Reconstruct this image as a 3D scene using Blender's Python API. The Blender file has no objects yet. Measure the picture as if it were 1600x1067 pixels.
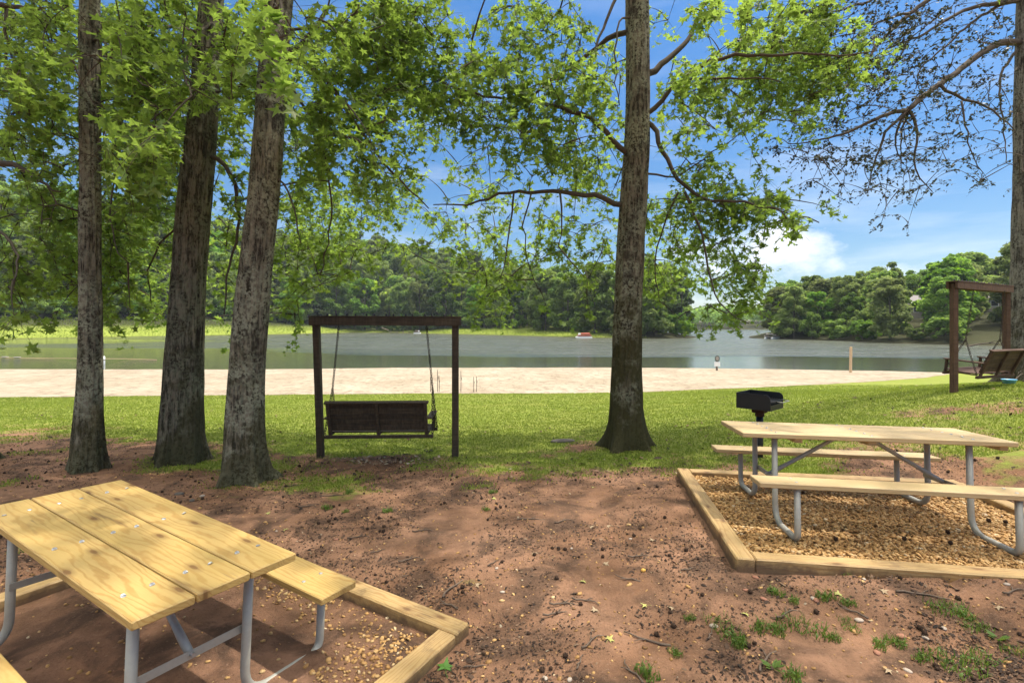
import bpy, math, random
import numpy as np
random.seed(7)
RNG = np.random.default_rng(11)
PI = math.pi
C = bpy.context.scene.collection
F, CX, CY, HC = 778.0, 800.0, 509.0, 1.66      # focal length, principal column, horizon row, eye height

def P(px, py, d):
    return np.array([(px - CX) / F * d, d, HC - (py - CY) / F * d])

# ------------------------------------------------------------------ noise
def _h(i, j, s):
    n = (i.astype(np.int64) * 374761393 + j.astype(np.int64) * 668265263 + s * 982451653) & 0x7fffffff
    n = ((n ^ (n >> 13)) * 1274126177) & 0x7fffffff
    return ((n ^ (n >> 16)) & 0xffff) / 65535.0

def vnoise(x, y, s=0):
    x = np.asarray(x, float); y = np.asarray(y, float)
    i = np.floor(x); j = np.floor(y)
    u = x - i; v = y - j
    u = u * u * (3 - 2 * u); v = v * v * (3 - 2 * v)
    i = i.astype(np.int64); j = j.astype(np.int64)
    return (_h(i, j, s) * (1 - u) + _h(i + 1, j, s) * u) * (1 - v) + (_h(i, j + 1, s) * (1 - u) + _h(i + 1, j + 1, s) * u) * v

def fbm(x, y, s=0, o=4):
    a, t, n = .5, 0, 0
    for k in range(o):
        t = t + a * vnoise(np.asarray(x) * 2 ** k, np.asarray(y) * 2 ** k, s + k * 17); n += a; a *= .5
    return t / n

# ------------------------------------------------------------------ mesh helpers
class MB:
    """collects pieces and links them as one mesh object"""
    def __init__(s): s.V = []; s.T = []; s.Q = []; s.A = []; s.n = 0
    def add(s, V, T=None, Q=None, tone=0.5):
        V = np.asarray(V, float).reshape(-1, 3)
        s.V.append(V)
        if T is not None and len(T): s.T.append(np.asarray(T, np.int64).reshape(-1, 3) + s.n)
        if Q is not None and len(Q): s.Q.append(np.asarray(Q, np.int64).reshape(-1, 4) + s.n)
        s.A.append(np.full(len(V), tone, float) if np.isscalar(tone) else np.asarray(tone, float))
        s.n += len(V)
    def tube(s, pts, rad, n=8, tone=.5, cap=True):
        pts = np.asarray(pts, float); m = len(pts)
        rad = np.full(m, rad, float) if np.isscalar(rad) else np.asarray(rad, float)
        t = np.gradient(pts, axis=0); t /= np.linalg.norm(t, axis=1)[:, None] + 1e-12
        a = np.cross(t[0], [0, 0, 1.0]);
        if np.linalg.norm(a) < .1: a = np.cross(t[0], [0, 1.0, 0])
        a /= np.linalg.norm(a); ang = np.linspace(0, 2 * PI, n, endpoint=False); R = []
        for k in range(m):
            a = a - t[k] * np.dot(a, t[k]); a /= np.linalg.norm(a) + 1e-12
            b = np.cross(t[k], a)
            R.append(pts[k] + rad[k] * (np.cos(ang)[:, None] * a + np.sin(ang)[:, None] * b))
        V = np.concatenate(R); i = np.arange(n); j = (i + 1) % n
        Q = np.concatenate([np.stack([k * n + i, k * n + j, (k + 1) * n + j, (k + 1) * n + i], 1) for k in range(m - 1)])
        T = []
        if cap:
            V = np.concatenate([V, pts[:1], pts[-1:]])
            T = np.concatenate([np.stack([j, i, np.full(n, m * n)], 1), np.stack([(m - 1) * n + i, (m - 1) * n + j, np.full(n, m * n + 1)], 1)])
        s.add(V, T, Q, tone)
    def prism(s, prof, x0, x1, tone=.5, M=None, ch=0.0):
        """profile in YZ (counter-clockwise seen from +X) swept along X, ends chamfered by ch"""
        p = np.asarray(prof, float); n = len(p); c = p.mean(0)
        rings = [(x0, 1 - 1e-9), (x1, 1)] if ch <= 0 else [(x0, None), (x0 + ch, 1), (x1 - ch, 1), (x1, None)]
        V = []
        for x, k in rings:
            q = p if k is not None else c + (p - c) * (1 - 2 * ch / (p.max(0) - p.min(0)))
            V.append(np.column_stack([np.full(n, x), q]))
        m = len(V); i = np.arange(n); j = (i + 1) % n
        Q = np.concatenate([np.stack([k * n + i, k * n + j, (k + 1) * n + j, (k + 1) * n + i], 1) for k in range(m - 1)])
        V = np.concatenate(V + [np.array([[x0, *c], [x1, *c]])])
        T = np.concatenate([np.stack([i, j, np.full(n, m * n)], 1)[:, ::-1], np.stack([(m - 1) * n + i, (m - 1) * n + j, np.full(n, m * n + 1)], 1)])
        if M is not None: V = V @ np.asarray(M[0]).T + np.asarray(M[1])
        s.add(V, T, Q, tone)
    def board(s, x0, x1, y0, y1, z0, z1, ch=.004, tone=.5, M=None, axis=0):
        """chamfered board between the given bounds, long axis X (0), Y (1) or Z (2)"""
        lo = np.array([x0, y0, z0]); hi = np.array([x1, y1, z1])
        perm = [(0, 1, 2), (1, 2, 0), (2, 0, 1)][axis]
        l, h = lo[list(perm)], hi[list(perm)]
        a, b, c, d = l[1], h[1], l[2], h[2]
        prof = [(a + ch, c), (b - ch, c), (b, c + ch), (b, d - ch), (b - ch, d), (a + ch, d), (a, d - ch), (a, c + ch)]
        R = np.zeros((3, 3))
        for k in range(3): R[perm[k], k] = 1
        MM = (R, np.zeros(3))
        if M is not None: MM = (np.asarray(M[0]) @ R, np.asarray(M[1]))
        s.prism(prof, l[0], h[0], tone, MM, ch)
    def build(s, name, mat, parent=None, smooth=False):
        V = np.concatenate(s.V); A = np.concatenate(s.A)
        T = np.concatenate(s.T) if s.T else np.zeros((0, 3), np.int64)
        Q = np.concatenate(s.Q) if s.Q else np.zeros((0, 4), np.int64)
        me = bpy.data.meshes.new(name)
        me.vertices.add(len(V)); me.vertices.foreach_set('co', V.astype(np.float32).ravel())
        nl = len(T) * 3 + len(Q) * 4
        me.loops.add(nl); me.loops.foreach_set('vertex_index', np.concatenate([T.ravel(), Q.ravel()]).astype(np.int32))
        me.polygons.add(len(T) + len(Q))
        st = np.concatenate([np.arange(len(T)) * 3, len(T) * 3 + np.arange(len(Q)) * 4]).astype(np.int32)
        me.polygons.foreach_set('loop_start', st)
        me.polygons.foreach_set('use_smooth', np.full(len(st), smooth, bool))
        at = me.attributes.new('tone', 'FLOAT', 'POINT'); at.data.foreach_set('value', A.astype(np.float32))
        me.update(calc_edges=True); me.validate()
        me.materials.append(mat)
        o = bpy.data.objects.new(name, me); C.objects.link(o)
        if parent is not None: o.parent = parent
        return o

def tag(o, label, cat, group=None):
    o['label'] = label; o['category'] = cat
    if group: o['group'] = group
    return o
def struct(o): o['kind'] = 'structure'; return o
def empty(name, label, cat, loc=(0, 0, 0), group=None, M=None):
    o = bpy.data.objects.new(name, None); C.objects.link(o); o.empty_display_size = .2
    o.location = loc
    return tag(o, label, cat, group)
def dup(root, label=None):
    r = root.copy(); C.objects.link(r)
    for ch in list(root.children):
        c = ch.copy(); C.objects.link(c); c.parent = r
        for g in ch.children:
            d = g.copy(); C.objects.link(d); d.parent = c
    if label: r['label'] = label
    return r

# ------------------------------------------------------------------ materials
class NT:
    def __init__(s, name):
        s.m = bpy.data.materials.new(name); s.m.use_nodes = True
        s.t = s.m.node_tree; s.t.nodes.clear()
        s.out = s.n('ShaderNodeOutputMaterial')
    def n(s, ty, **k):
        nd = s.t.nodes.new(ty)
        for a, b in k.items():
            if a.startswith('i_'):
                key = a[2:]; key = int(key) if key.isdigit() else key.replace('_', ' ')
                s.set(nd.inputs[key], b)
            else: setattr(nd, a, b)
        return nd
    def set(s, inp, v):
        if isinstance(v, bpy.types.NodeSocket): s.t.links.new(v, inp)
        elif isinstance(v, tuple) and len(v) == 3 and inp.type == 'RGBA': inp.default_value = (*v, 1)
        else: inp.default_value = v
    def obj(s): return s.n('ShaderNodeTexCoord').outputs['Object']
    def pos(s): return s.n('ShaderNodeNewGeometry').outputs['Position']
    def attr(s, name='tone'): return s.n('ShaderNodeAttribute', attribute_name=name).outputs['Fac']
    def map(s, v, scale=(1, 1, 1), loc=(0, 0, 0), rot=(0, 0, 0)):
        return s.n('ShaderNodeMapping', i_0=v, i_1=loc, i_2=rot, i_3=scale).outputs[0]
    def noise(s, v, scale=5, detail=4, rough=.55, dist=0.0):
        return s.n('ShaderNodeTexNoise', i_Vector=v, i_Scale=scale, i_Detail=detail, i_Roughness=rough, i_Distortion=dist).outputs['Fac']
    def vor(s, v, scale=5, feature='F1', out='Distance'):
        return s.n('ShaderNodeTexVoronoi', feature=feature, i_Vector=v, i_Scale=scale).outputs[out]
    def ramp(s, f, stops, mode='LINEAR'):
        r = s.n('ShaderNodeValToRGB', i_0=f); e = r.color_ramp.elements
        while len(e) < len(stops): e.new(.5)
        for k, (p, c) in enumerate(stops):
            e[k].position = p; e[k].color = (*c, 1) if isinstance(c, tuple) else (c, c, c, 1)
        r.color_ramp.interpolation = mode
        return r.outputs[0]
    def mix(s, f, a, b, mode='MIX'):
        m = s.n('ShaderNodeMix', data_type='RGBA', blend_type=mode)
        s.set(m.inputs[0], f); s.set(m.inputs[6], a); s.set(m.inputs[7], b)
        return m.outputs[2]
    def math(s, op, a, b=0.0, c=0.0, clamp=False):
        m = s.n('ShaderNodeMath', operation=op, use_clamp=clamp); s.set(m.inputs[0], a); s.set(m.inputs[1], b); s.set(m.inputs[2], c)
        return m.outputs[0]
    def bump(s, h, strength=.5, dist=.01):
        return s.n('ShaderNodeBump', i_Strength=strength, i_Distance=dist, i_Height=h).outputs[0]
    def pbr(s, col, rough=.7, normal=None, metal=0.0, spec=.3):
        b = s.n('ShaderNodeBsdfPrincipled')
        s.set(b.inputs['Base Color'], col); s.set(b.inputs['Roughness'], rough); s.set(b.inputs['Metallic'], metal)
        s.set(b.inputs['Specular IOR Level'], spec)
        if normal is not None: s.set(b.inputs['Normal'], normal)
        return b.outputs[0]
    def done(s, sh): s.t.links.new(sh, s.out.inputs[0]); return s.m

def mat_leaf(name, dark, light, trans, tf=.45, rough=.45, objvar=0.0, spec=.3):
    t = NT(name); a = t.attr()
    col = t.ramp(a, [(0, dark), (1, light)])
    tc = t.ramp(a, [(0, tuple(x * .7 for x in trans)), (1, trans)])
    if objvar:
        r = t.n('ShaderNodeObjectInfo').outputs['Random']
        hs = lambda c: t.n('ShaderNodeHueSaturation', i_Hue=t.math('MULTIPLY_ADD', r, .05 * objvar, .5 - .03 * objvar), i_Saturation=t.math('MULTIPLY_ADD', r, .3 * objvar, 1 - .1 * objvar), i_Value=t.math('MULTIPLY_ADD', t.math('FRACT', t.math('MULTIPLY', r, 7.31)), .7 * objvar, 1 - .35 * objvar), i_Color=c).outputs[0]
        col = hs(col); tc = hs(tc)
    d = t.pbr(col, rough, spec=spec)
    tr = t.n('ShaderNodeBsdfTranslucent', i_Color=tc).outputs[0]
    return t.done(t.n('ShaderNodeMixShader', i_0=tf, i_1=d, i_2=tr).outputs[0])

def mat_bark(name, dark, mid, lich, amount=.5, sc=1.0, furrow=1.0, moss=.75):
    t = NT(name); v = t.obj()
    r1 = t.noise(t.map(v, (26 * sc, 26 * sc, 3.4 * sc)), 1, 4, .6, .35)
    r2 = t.noise(t.map(v, (60, 60, 14)), 1, 4, .65, .3)
    n2 = t.noise(v, 2.6, 5, .65); n3 = t.noise(v, 24, 5, .72); n4 = t.noise(v, 95, 3, .6)
    rid = t.math('ADD', t.math('MULTIPLY', r1, .65), t.math('MULTIPLY', r2, .35))
    col = t.ramp(rid, [(.38, tuple(x * .6 for x in dark)), (.46, dark), (.53, mid), (.66, tuple(min(1, x * 1.35) for x in mid))])
    mo = t.ramp(t.noise(v, 1.9, 4, .65), [(.50, 0.0), (.60, .8)])
    col = t.mix(mo, col, tuple(x * .75 for x in dark))
    lm = t.math('MULTIPLY', t.ramp(n2, [(.40, 0.0), (.54, 1.0)]), t.ramp(n3, [(.45, 0.0), (.53, 1.0)]))
    fl = t.ramp(n4, [(.63, 0.0), (.69, 1.0)])
    col = t.mix(t.math('MULTIPLY', t.math('MAXIMUM', lm, t.math('MULTIPLY', fl, .8)), amount), col, t.mix(n3, tuple(x * .7 for x in lich), lich))
    oz = t.n('ShaderNodeSeparateXYZ', i_0=v).outputs[2]
    ms = t.ramp(t.math('SUBTRACT', t.noise(v, 1.6, 5, .7), t.math('MULTIPLY', oz, .115 / moss)), [(.30 - .07 * (moss > .9), 0.0), (.42 - .05 * (moss > .9), moss)])
    col = t.mix(ms, col, t.mix(n3, (.030, .026, .012), (.075, .066, .026)))
    h = t.math('ADD', rid, t.math('MULTIPLY', lm, .06))
    return t.done(t.pbr(col, .92, t.bump(h, 1.0, .05 * furrow), spec=.12))

def mat_pine(name, a, b, knots=True, soil_shade=0.0):
    """sawn boards: grain along the object's X, every board with its own 'tone'"""
    t = NT(name); tn = t.attr()
    off = t.n('ShaderNodeCombineXYZ', i_0=t.math('MULTIPLY', tn, 37.0), i_1=t.math('MULTIPLY', tn, .83), i_2=t.math('MULTIPLY', tn, .41)).outputs[0]
    v = t.n('ShaderNodeVectorMath', operation='ADD', i_0=t.obj(), i_1=off).outputs[0]
    warp = t.noise(t.map(v, (1.5, 9, 9)), 1, 3, .5)
    vv = t.n('ShaderNodeVectorMath', operation='ADD', i_0=t.map(v, (.55, 1, 1)), i_1=t.n('ShaderNodeCombineXYZ', i_1=t.math('MULTIPLY', warp, .11), i_2=t.math('MULTIPLY', warp, .07)).outputs[0]).outputs[0]
    rings = t.n('ShaderNodeTexWave', wave_type='RINGS', rings_direction='X', i_Vector=vv, i_Scale=17.0, i_Distortion=1.6, i_Detail=2.0, i_Detail_Scale=1.6).outputs['Fac']
    fine = t.noise(t.map(v, (5, 160, 160)), 1, 3, .6)
    blot = t.noise(t.map(v, (1.4, 4, 4)), 1, 4, .6)
    col = t.ramp(rings, [(0.0, b), (.42, a), (1, a)])
    col = t.mix(t.math('MULTIPLY', fine, .45), col, tuple(x * .72 for x in b))
    col = t.mix(t.ramp(blot, [(.42, 0.0), (.7, .5)]), col, tuple(x * .8 for x in a[:2]) + (a[2] * .62,))
    if knots:
        k = t.n('ShaderNodeTexVoronoi', voronoi_dimensions='2D', i_Vector=t.map(v, (1.9, 5.4, 1)), i_Scale=1.0).outputs['Distance']
        col = t.mix(t.ramp(k, [(.045, .9), (.07, .45), (.16, 0.0)]), col, (.15, .075, .028))
        st = t.math('MULTIPLY', t.ramp(t.noise(t.map(v, (2.2, 9, 9)), 1, 2, .5), [(.64, 0.0), (.7, .6)]), t.ramp(t.noise(t.map(v, (3, 55, 55)), 1, 2), [(.5, 0.0), (.62, 1.0)]))
        col = t.mix(st, col, (.14, .08, .04))
    if soil_shade:
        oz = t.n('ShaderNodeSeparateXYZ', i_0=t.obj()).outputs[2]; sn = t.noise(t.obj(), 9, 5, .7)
        sm = t.ramp(t.math('ADD', t.math('MULTIPLY', oz, -5.5), sn), [(.12, 0.0), (.42, soil_shade)])  # ragged soil on the lower sides, with some of their shade painted in
        spl = t.ramp(t.noise(t.obj(), 6, 5, .75), [(.58, 0.0), (.72, soil_shade * .7)])
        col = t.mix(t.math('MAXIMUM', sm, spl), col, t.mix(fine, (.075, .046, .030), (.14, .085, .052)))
    hgt = t.math('ADD', t.math('MULTIPLY', fine, .6), t.math('MULTIPLY', rings, .4))
    return t.done(t.pbr(col, .55, t.bump(hgt, .25, .003), spec=.3))

def mat_stainwood(name, a, b):
    t = NT(name); v = t.obj(); tn = t.attr()
    g = t.noise(t.map(v, (40, 40, 4)), 1, 4, .6); g2 = t.noise(t.map(v, (4, 50, 50)), 1, 4, .6)
    gg = t.math('MULTIPLY', g, g2)
    col = t.mix(t.ramp(gg, [(.15, 0.0), (.42, 1.0)]), a, b)
    col = t.mix(t.math('MULTIPLY', tn, .5), col, tuple(x * .6 for x in a))
    return t.done(t.pbr(col, .75, t.bump(gg, .5, .004), spec=.2))

def mat_flat(name, col, rough=.6, metal=0.0, var=.25, sc=20, bump=.15, spec=.3):
    t = NT(name); n = t.noise(t.obj(), sc, 5, .65)
    c = t.mix(n, tuple(x * (1 - var) for x in col), tuple(min(1, x * (1 + var)) for x in col))
    return t.done(t.pbr(c, t.math('MULTIPLY_ADD', n, .3, rough - .15), t.bump(n, bump, .004), metal, spec))

def mat_tone(name, stops, rough=.8, sc=30, var=.3, spec=.25, bump=.3):
    """colour picked by each piece's own tone"""
    t = NT(name); n = t.noise(t.pos(), sc, 4, .6)
    c = t.ramp(t.attr(), stops)
    c = t.mix(t.math('MULTIPLY', n, var * 2), c, t.mix(1.0, c, (.45, .42, .4), 'MULTIPLY'))
    return t.done(t.pbr(c, rough, t.bump(n, bump, .004), spec=spec))

M = {}
M['leaf'] = mat_leaf('sweetgum leaf', (.042, .080, .018), (.110, .160, .034), (.38, .54, .08), .55)
M['leaf_dark'] = mat_leaf('shaded inner leaf', (.030, .060, .010), (.065, .110, .017), (.20, .30, .030), .40)
M['needle'] = mat_leaf('small leaf spray', (.022, .026, .014), (.055, .060, .030), (.07, .08, .03), .2)
M['far_leaf'] = mat_leaf('broadleaf crown', (.074, .128, .033), (.170, .240, .062), (.30, .43, .09), .48, .6, 1.0, .15)
M['far_pine'] = mat_leaf('pine crown', (.032, .060, .024), (.075, .110, .040), (.09, .14, .04), .25, .6, .8, .15)
M['grass'] = mat_leaf('lawn blade', (.11, .155, .019), (.235, .285, .048), (.34, .41, .05), .42, .6)
M['weed'] = mat_leaf('weed blade', (.060, .110, .020), (.120, .190, .035), (.22, .33, .04), .4, .5)
M['reed'] = mat_leaf('bank grass blade', (.13, .18, .026), (.21, .26, .042), (.34, .43, .06), .4, .6)
M['bark_a'] = mat_bark('bark with lichen', (.050, .042, .031), (.180, .155, .112), (.36, .36, .25), .85, .9, .7)
M['bark_d'] = mat_bark('mossy brown bark', (.045, .036, .025), (.160, .132, .092), (.33, .33, .22), .8, .9, .8, .95)
M['bark_b'] = mat_bark('furrowed bark', (.052, .045, .033), (.190, .166, .122), (.28, .29, .19), .55, .9, 1.2)
M['bark_c'] = mat_bark('pale bark', (.05, .042, .034), (.17, .15, .125), (.30, .29, .24), .6)
M['limb'] = mat_flat('limb bark', (.085, .068, .050), .9, 0, .4, 25, .5, .1)
M['limb_c'] = mat_flat('grey limb bark', (.085, .068, .052), .9, 0, .4, 25, .5, .1)
M['far_trunk'] = mat_flat('far trunk bark', (.10, .085, .065), .9, 0, .3, 3, .3, .1)
M['pine'] = mat_pine('new treated pine', (.475, .325, .120), (.375, .225, .072))
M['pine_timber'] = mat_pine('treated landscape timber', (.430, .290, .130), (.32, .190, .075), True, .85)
M['pine_grey'] = mat_pine('sun bleached pine', (.500, .370, .205), (.42, .285, .140), False)
M['steel'] = mat_flat('galvanised steel', (.37, .355, .30), .52, .15, .18, 35, .1, .5)
M['bolt'] = mat_flat('zinc bolt', (.5, .5, .5), .4, .8, .2, 60, .1, .5)
M['stain'] = mat_stainwood('dark brown stained wood', (.050, .036, .023), (.115, .082, .052))
M['stain_r'] = mat_stainwood('red brown stained wood', (.070, .038, .025), (.150, .085, .055))
M['iron'] = mat_flat('black painted steel', (.012, .012, .013), .45, 0, .4, 40, .3, .5)
M['chain'] = mat_flat('rusty chain', (.05, .036, .028), .7, .3, .4, 60, .2, .4)
M['pebble'] = mat_tone('river pebble', [(0, (.18, .095, .035)), (.3, (.42, .23, .080)), (.6, (.54, .32, .12)), (.88, (.58, .39, .18)), (1, (.62, .48, .30))], .6, 60, .3)
M['stone'] = mat_flat('pale stone', (.36, .29, .23), .8, 0, .35, 14, .5)
M['stone_red'] = mat_flat('red stone', (.28, .13, .08), .85, 0, .35, 14, .5)
M['rock'] = mat_flat('weathered rock', (.10, .085, .07), .9, 0, .5, 9, .8)
M['gumball'] = mat_flat('dry seed ball', (.045, .028, .019), .9, 0, .5, 90, .5, .1)
M['stick'] = mat_flat('dry stick', (.13, .095, .07), .85, 0, .5, 20, .5, .1)
M['litter'] = mat_tone('leaf litter', [(0, (.018, .012, .009)), (.45, (.070, .042, .027)), (.7, (.17, .10, .06)), (.9, (.28, .19, .12)), (1, (.42, .36, .26))], .85, 50, .3)
M['paint_white'] = mat_flat('white paint', (.75, .75, .73), .5, 0, .08, 12, .1)
M['blue'] = mat_flat('light blue plastic', (.16, .42, .66), .4, 0, .1, 12, .05, .5)
M['red'] = mat_flat('faded red canvas', (.42, .10, .07), .7, 0, .25, 6, .2)
M['post_wood'] = mat_flat('raw pale wood', (.52, .36, .22), .75, 0, .2, 12, .2)
M['board'] = mat_flat('weathered boards', (.16, .12, .09), .8, 0, .35, 5, .3)
M['siding'] = mat_flat('grey house siding', (.30, .27, .24), .8, 0, .15, 3, .1)
M['roof'] = mat_flat('grey shingles', (.22, .20, .20), .85, 0, .25, 4, .3)
M['glass'] = mat_flat('dark window pane', (.03, .035, .04), .15, 0, .1, 2, .0, .6)
M['dark_sign'] = mat_flat('dark green plaque', (.035, .05, .035), .5, 0, .2, 8, .1)

# ------------------------------------------------------------------ the lie of the land
def sint(x, xs, ys, w=.6):
    return sum(np.interp(np.asarray(x) + k * w / 2, xs, ys) * c for k, c in ((-2, .1), (-1, .2), (0, .4), (1, .2), (2, .1)))
WATER = -1.5
TH_R, TH_L = -.153, -.536
CR, CL = np.array([2.933, 4.264]), np.array([-2.094, 2.654])
def local(c, th, x, y):
    dx, dy = x - c[0], y - c[1]
    return dx * math.cos(th) + dy * math.sin(th), -dx * math.sin(th) + dy * math.cos(th)
def world(c, th, u, v, z=0):
    return np.array([c[0] + math.cos(th) * u - math.sin(th) * v, c[1] + math.sin(th) * u + math.cos(th) * v, z + 0 * u])
PIT_R = (-1.27, 1.50, -1.12, 1.15)
PIT_L = (-1.42, 1.404, -1.25, 1.235)
def sd_box(u, v, b):
    du = np.maximum(b[0] - u, u - b[1]); dv = np.maximum(b[2] - v, v - b[3])
    return np.where((du > 0) & (dv > 0), np.hypot(du, dv), np.maximum(du, dv))
def water_edge(x): return sint(x, [-200, -60, -18, -8, 10, 18, 24, 29, 34, 60, 260], [44, 36, 35.6, 37.2, 37.2, 36, 34.8, 33.5, 31, 24, 10], 3)
def beach_edge(x): return sint(x, [-200, -60, -30, -18, -9, -3, 5, 11, 17, 23, 28, 32, 60], [18, 16.6, 16.8, 17.6, 19.3, 20, 20, 21.5, 24.3, 27.8, 31.6, 34, 40], 2)
def gz(x, y, fine=True):
    x = np.asarray(x, float); y = np.asarray(y, float)
    lo = sint(y, [-60, -5, 0, 2.6, 4.3, 7.3, 12, 20, 37.2, 41, 60], [.5, 0, -.06, -.1, -.1, -.2, -.52, -1.07, -1.5, -1.75, -3.0], 1.2)
    la = sint(x, [-260, -60, -20, -5, -2, 0, 3, 5, 8, 10.5, 14, 30, 60, 260], [3, .9, .15, 0, -.08, -.03, .1, .28, .8, 1.02, 1.25, 1.7, 2, 6], 1.2)
    w = sint(y, [-60, 9, 12, 16, 20, 28], [1, 1, .74, .36, .12, 0], 1.2)
    z = lo + la * w
    e = y - water_edge(x)                      # reach the water level exactly at the shoreline
    z = np.where(e > -6, np.minimum(z, WATER - .075 * e), z)
    if fine:
        near = np.clip((24 - y) / 10, 0, 1)
        z = z + near * (.05 * (fbm(x * 1.1, y * 1.1, 3) - .5) + .018 * (fbm(x * 6, y * 6, 9) - .5))
    # the two picnic pits lie on planes of their own
    u, v = local(CR, TH_R, x, y); s = sd_box(u, v, PIT_R)
    k = np.clip(1 - (s - .05) / .75, 0, 1); k = k * k * (3 - 2 * k)
    outside = np.where(s > .0, .012 * (v > 1) + .075 * np.clip((u + 1.25) / .9, 0, 1) * (v < -.9) * 1.0, 0.0)
    z = z * (1 - k) + (-.015 * v + outside - np.where((u < 0) & (s > 0), .03, 0)) * k
    u, v = local(CL, TH_L, x, y); s = sd_box(u, v, PIT_L)
    k = np.clip(1 - (s - .05) / .7, 0, 1); k = k * k * (3 - 2 * k)
    z = z * (1 - k) + (-.187 - .01 * u + .004 * (u > 0) + .012 * (fbm(x * 5, y * 5, 21) - .5)) * k
    return z
def dirt_line(x):
    return sint(x, [-30, -8, -4.6, -2.6, -1.5, -.2, 1, 2.2, 3.3, 4.2, 5.2, 7, 9, 12, 30], [9.3, 8.1, 7.5, 6.9, 6.6, 6.2, 6.1, 6.0, 5.9, 6.3, 6.0, 5.6, 5.6, 6, 7], .8)
def grass_mask(x, y):
    x = np.asarray(x, float); y = np.asarray(y, float)
    m = .5 + (y - dirt_line(x)) * .36 + 2.1 * (fbm(x * .9, y * .9, 41) - .5) + .8 * (fbm(x * 4, y * 4, 43) - .5)
    m = m - .9 * np.exp(-(((x + 1.9) / .75) ** 2 + ((y - 7.15) / .42) ** 2))           # worn patch under the swing
    m = m - .8 * np.exp(-(((x - 9.3) / 1.0) ** 2 + ((y - 9.4) / .8) ** 2))
    for cx, cy, r in ((5.4, 8.9, .4), (6.6, 8.0, .5), (4.6, 7.9, .35), (7.6, 7.2, .6)):
        m = m - .4 * np.exp(-(((x - cx) / (r * 1.8)) ** 2 + ((y - cy) / r) ** 2))
    return np.clip(m, 0, 1)

# ground: one sheet, fine where the camera stands close to it
def axis(segs):
    a = [np.arange(s, e, st) for s, e, st in segs]; return np.concatenate(a + [[segs[-1][1]]])
def grid(xs, ys, zf):
    X, Y = np.meshgrid(xs, ys); Z = zf(X, Y); n, m = X.shape
    V = np.stack([X, Y, Z], -1).reshape(-1, 3)
    i = np.arange(n * m).reshape(n, m)
    Q = np.stack([i[:-1, :-1], i[:-1, 1:], i[1:, 1:], i[1:, :-1]], -1).reshape(-1, 4)
    return V, Q
GX = axis([(-280, -60, 20), (-60, -20, 2.5), (-20, -8, .3), (-8, 9, .07), (9, 20, .3), (20, 60, 2.5), (60, 280, 20)])
GY = axis([(-80, -10, 10), (-10, .5, .7), (.5, 9, .07), (9, 14, .16), (14, 24, .4), (24, 44, .8), (44, 60, 4)])
V, Q = grid(GX, GY, gz)
g = MB(); g.add(V, None, Q, grass_mask(V[:, 0], V[:, 1]))
t = NT('red dirt and lawn'); p = t.pos(); gm = t.attr()
n1 = t.noise(p, .9, 5, .6); n2 = t.noise(p, 7, 6, .65); n3 = t.noise(p, 55, 5, .7); n4 = t.noise(p, 2.3, 4, .6, .6)
dirt = t.mix(t.ramp(n1, [(.36, 0.0), (.64, 1.0)]), (.190, .098, .054), (.30, .166, .102))
dirt = t.mix(t.ramp(n2, [(.4, 0.0), (.75, .8)]), dirt, (.125, .070, .043))
dirt = t.mix(t.ramp(n4, [(.48, 0.0), (.62, .85)]), dirt, (.075, .046, .031))
dirt = t.mix(t.ramp(n3, [(.58, 0.0), (.72, .6)]), dirt, (.33, .21, .145))
dirt = t.mix(t.ramp(n3, [(.28, .7), (.42, 0.0)]), dirt, (.055, .032, .022))
gr = t.mix(t.ramp(n2, [(.3, 0.0), (.7, 1.0)]), (.11, .145, .022), (.195, .225, .040))
gr = t.mix(t.ramp(n1, [(.4, 0.0), (.7, .55)]), gr, (.22, .215, .055))
gf = t.math('ADD', gm, t.math('MULTIPLY', t.math('SUBTRACT', n2, .5), 1.3))
gf = t.ramp(gf, [(.34, 0.0), (.80, 1.0)])
hh = t.math('ADD', t.math('MULTIPLY', n2, .6), t.math('MULTIPLY', n3, .5))
M['ground'] = t.done(t.pbr(t.mix(gf, dirt, gr), .95, t.bump(hh, .8, .035), spec=.1))
struct(g.build('ground', M['ground'], smooth=True))

# beach
bx = axis([(-200, -60, 10), (-60, 40, .5), (40, 60, 4)])
rows = np.linspace(0, 1, 26)
V = []
for r_ in rows:
    e0 = beach_edge(bx) + .35 * (fbm(bx * .8, bx * 0 + 3, 5) - .5) + .25 * (fbm(bx * 3.1, bx * 0 + 3, 6) - .5)
    e1 = np.maximum(water_edge(bx) + 3, e0 + .05)
    y = e0 + (e1 - e0) * r_
    V.append(np.stack([bx, y, gz(bx, y, False) + .03 * min(1, r_ * 8) + .008 + .05 * (fbm(bx * .8, y * .8, 77) - .5) * min(1, r_ * 6)], -1))
V = np.concatenate(V); m = len(bx); i = np.arange(len(rows) * m).reshape(len(rows), m)
Q = np.stack([i[:-1, :-1], i[:-1, 1:], i[1:, 1:], i[1:, :-1]], -1).reshape(-1, 4)
b = MB(); b.add(V, None, Q)
t = NT('beach sand'); p = t.pos(); n1 = t.noise(p, .5, 4, .6); n2 = t.noise(t.map(p, (1, .5, 1)), 3.5, 6, .7, .4); n3 = t.noise(p, 40, 3, .6)
s_ = t.mix(t.ramp(n1, [(.35, 0.0), (.68, 1.0)]), (.250, .203, .142), (.33, .283, .212))
s_ = t.mix(t.ramp(n2, [(.47, 0.0), (.68, .9)]), s_, (.14, .10, .068))
s_ = t.mix(t.ramp(n3, [(.62, 0.0), (.7, .5)]), s_, (.15, .115, .085))
zz = t.n('ShaderNodeSeparateXYZ', i_0=p).outputs[2]
s_ = t.mix(t.n('ShaderNodeMapRange', i_0=zz, i_1=WATER + .05, i_2=WATER - .0, i_3=0.0, i_4=.75).outputs[0], s_, (.17, .125, .07))
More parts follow.
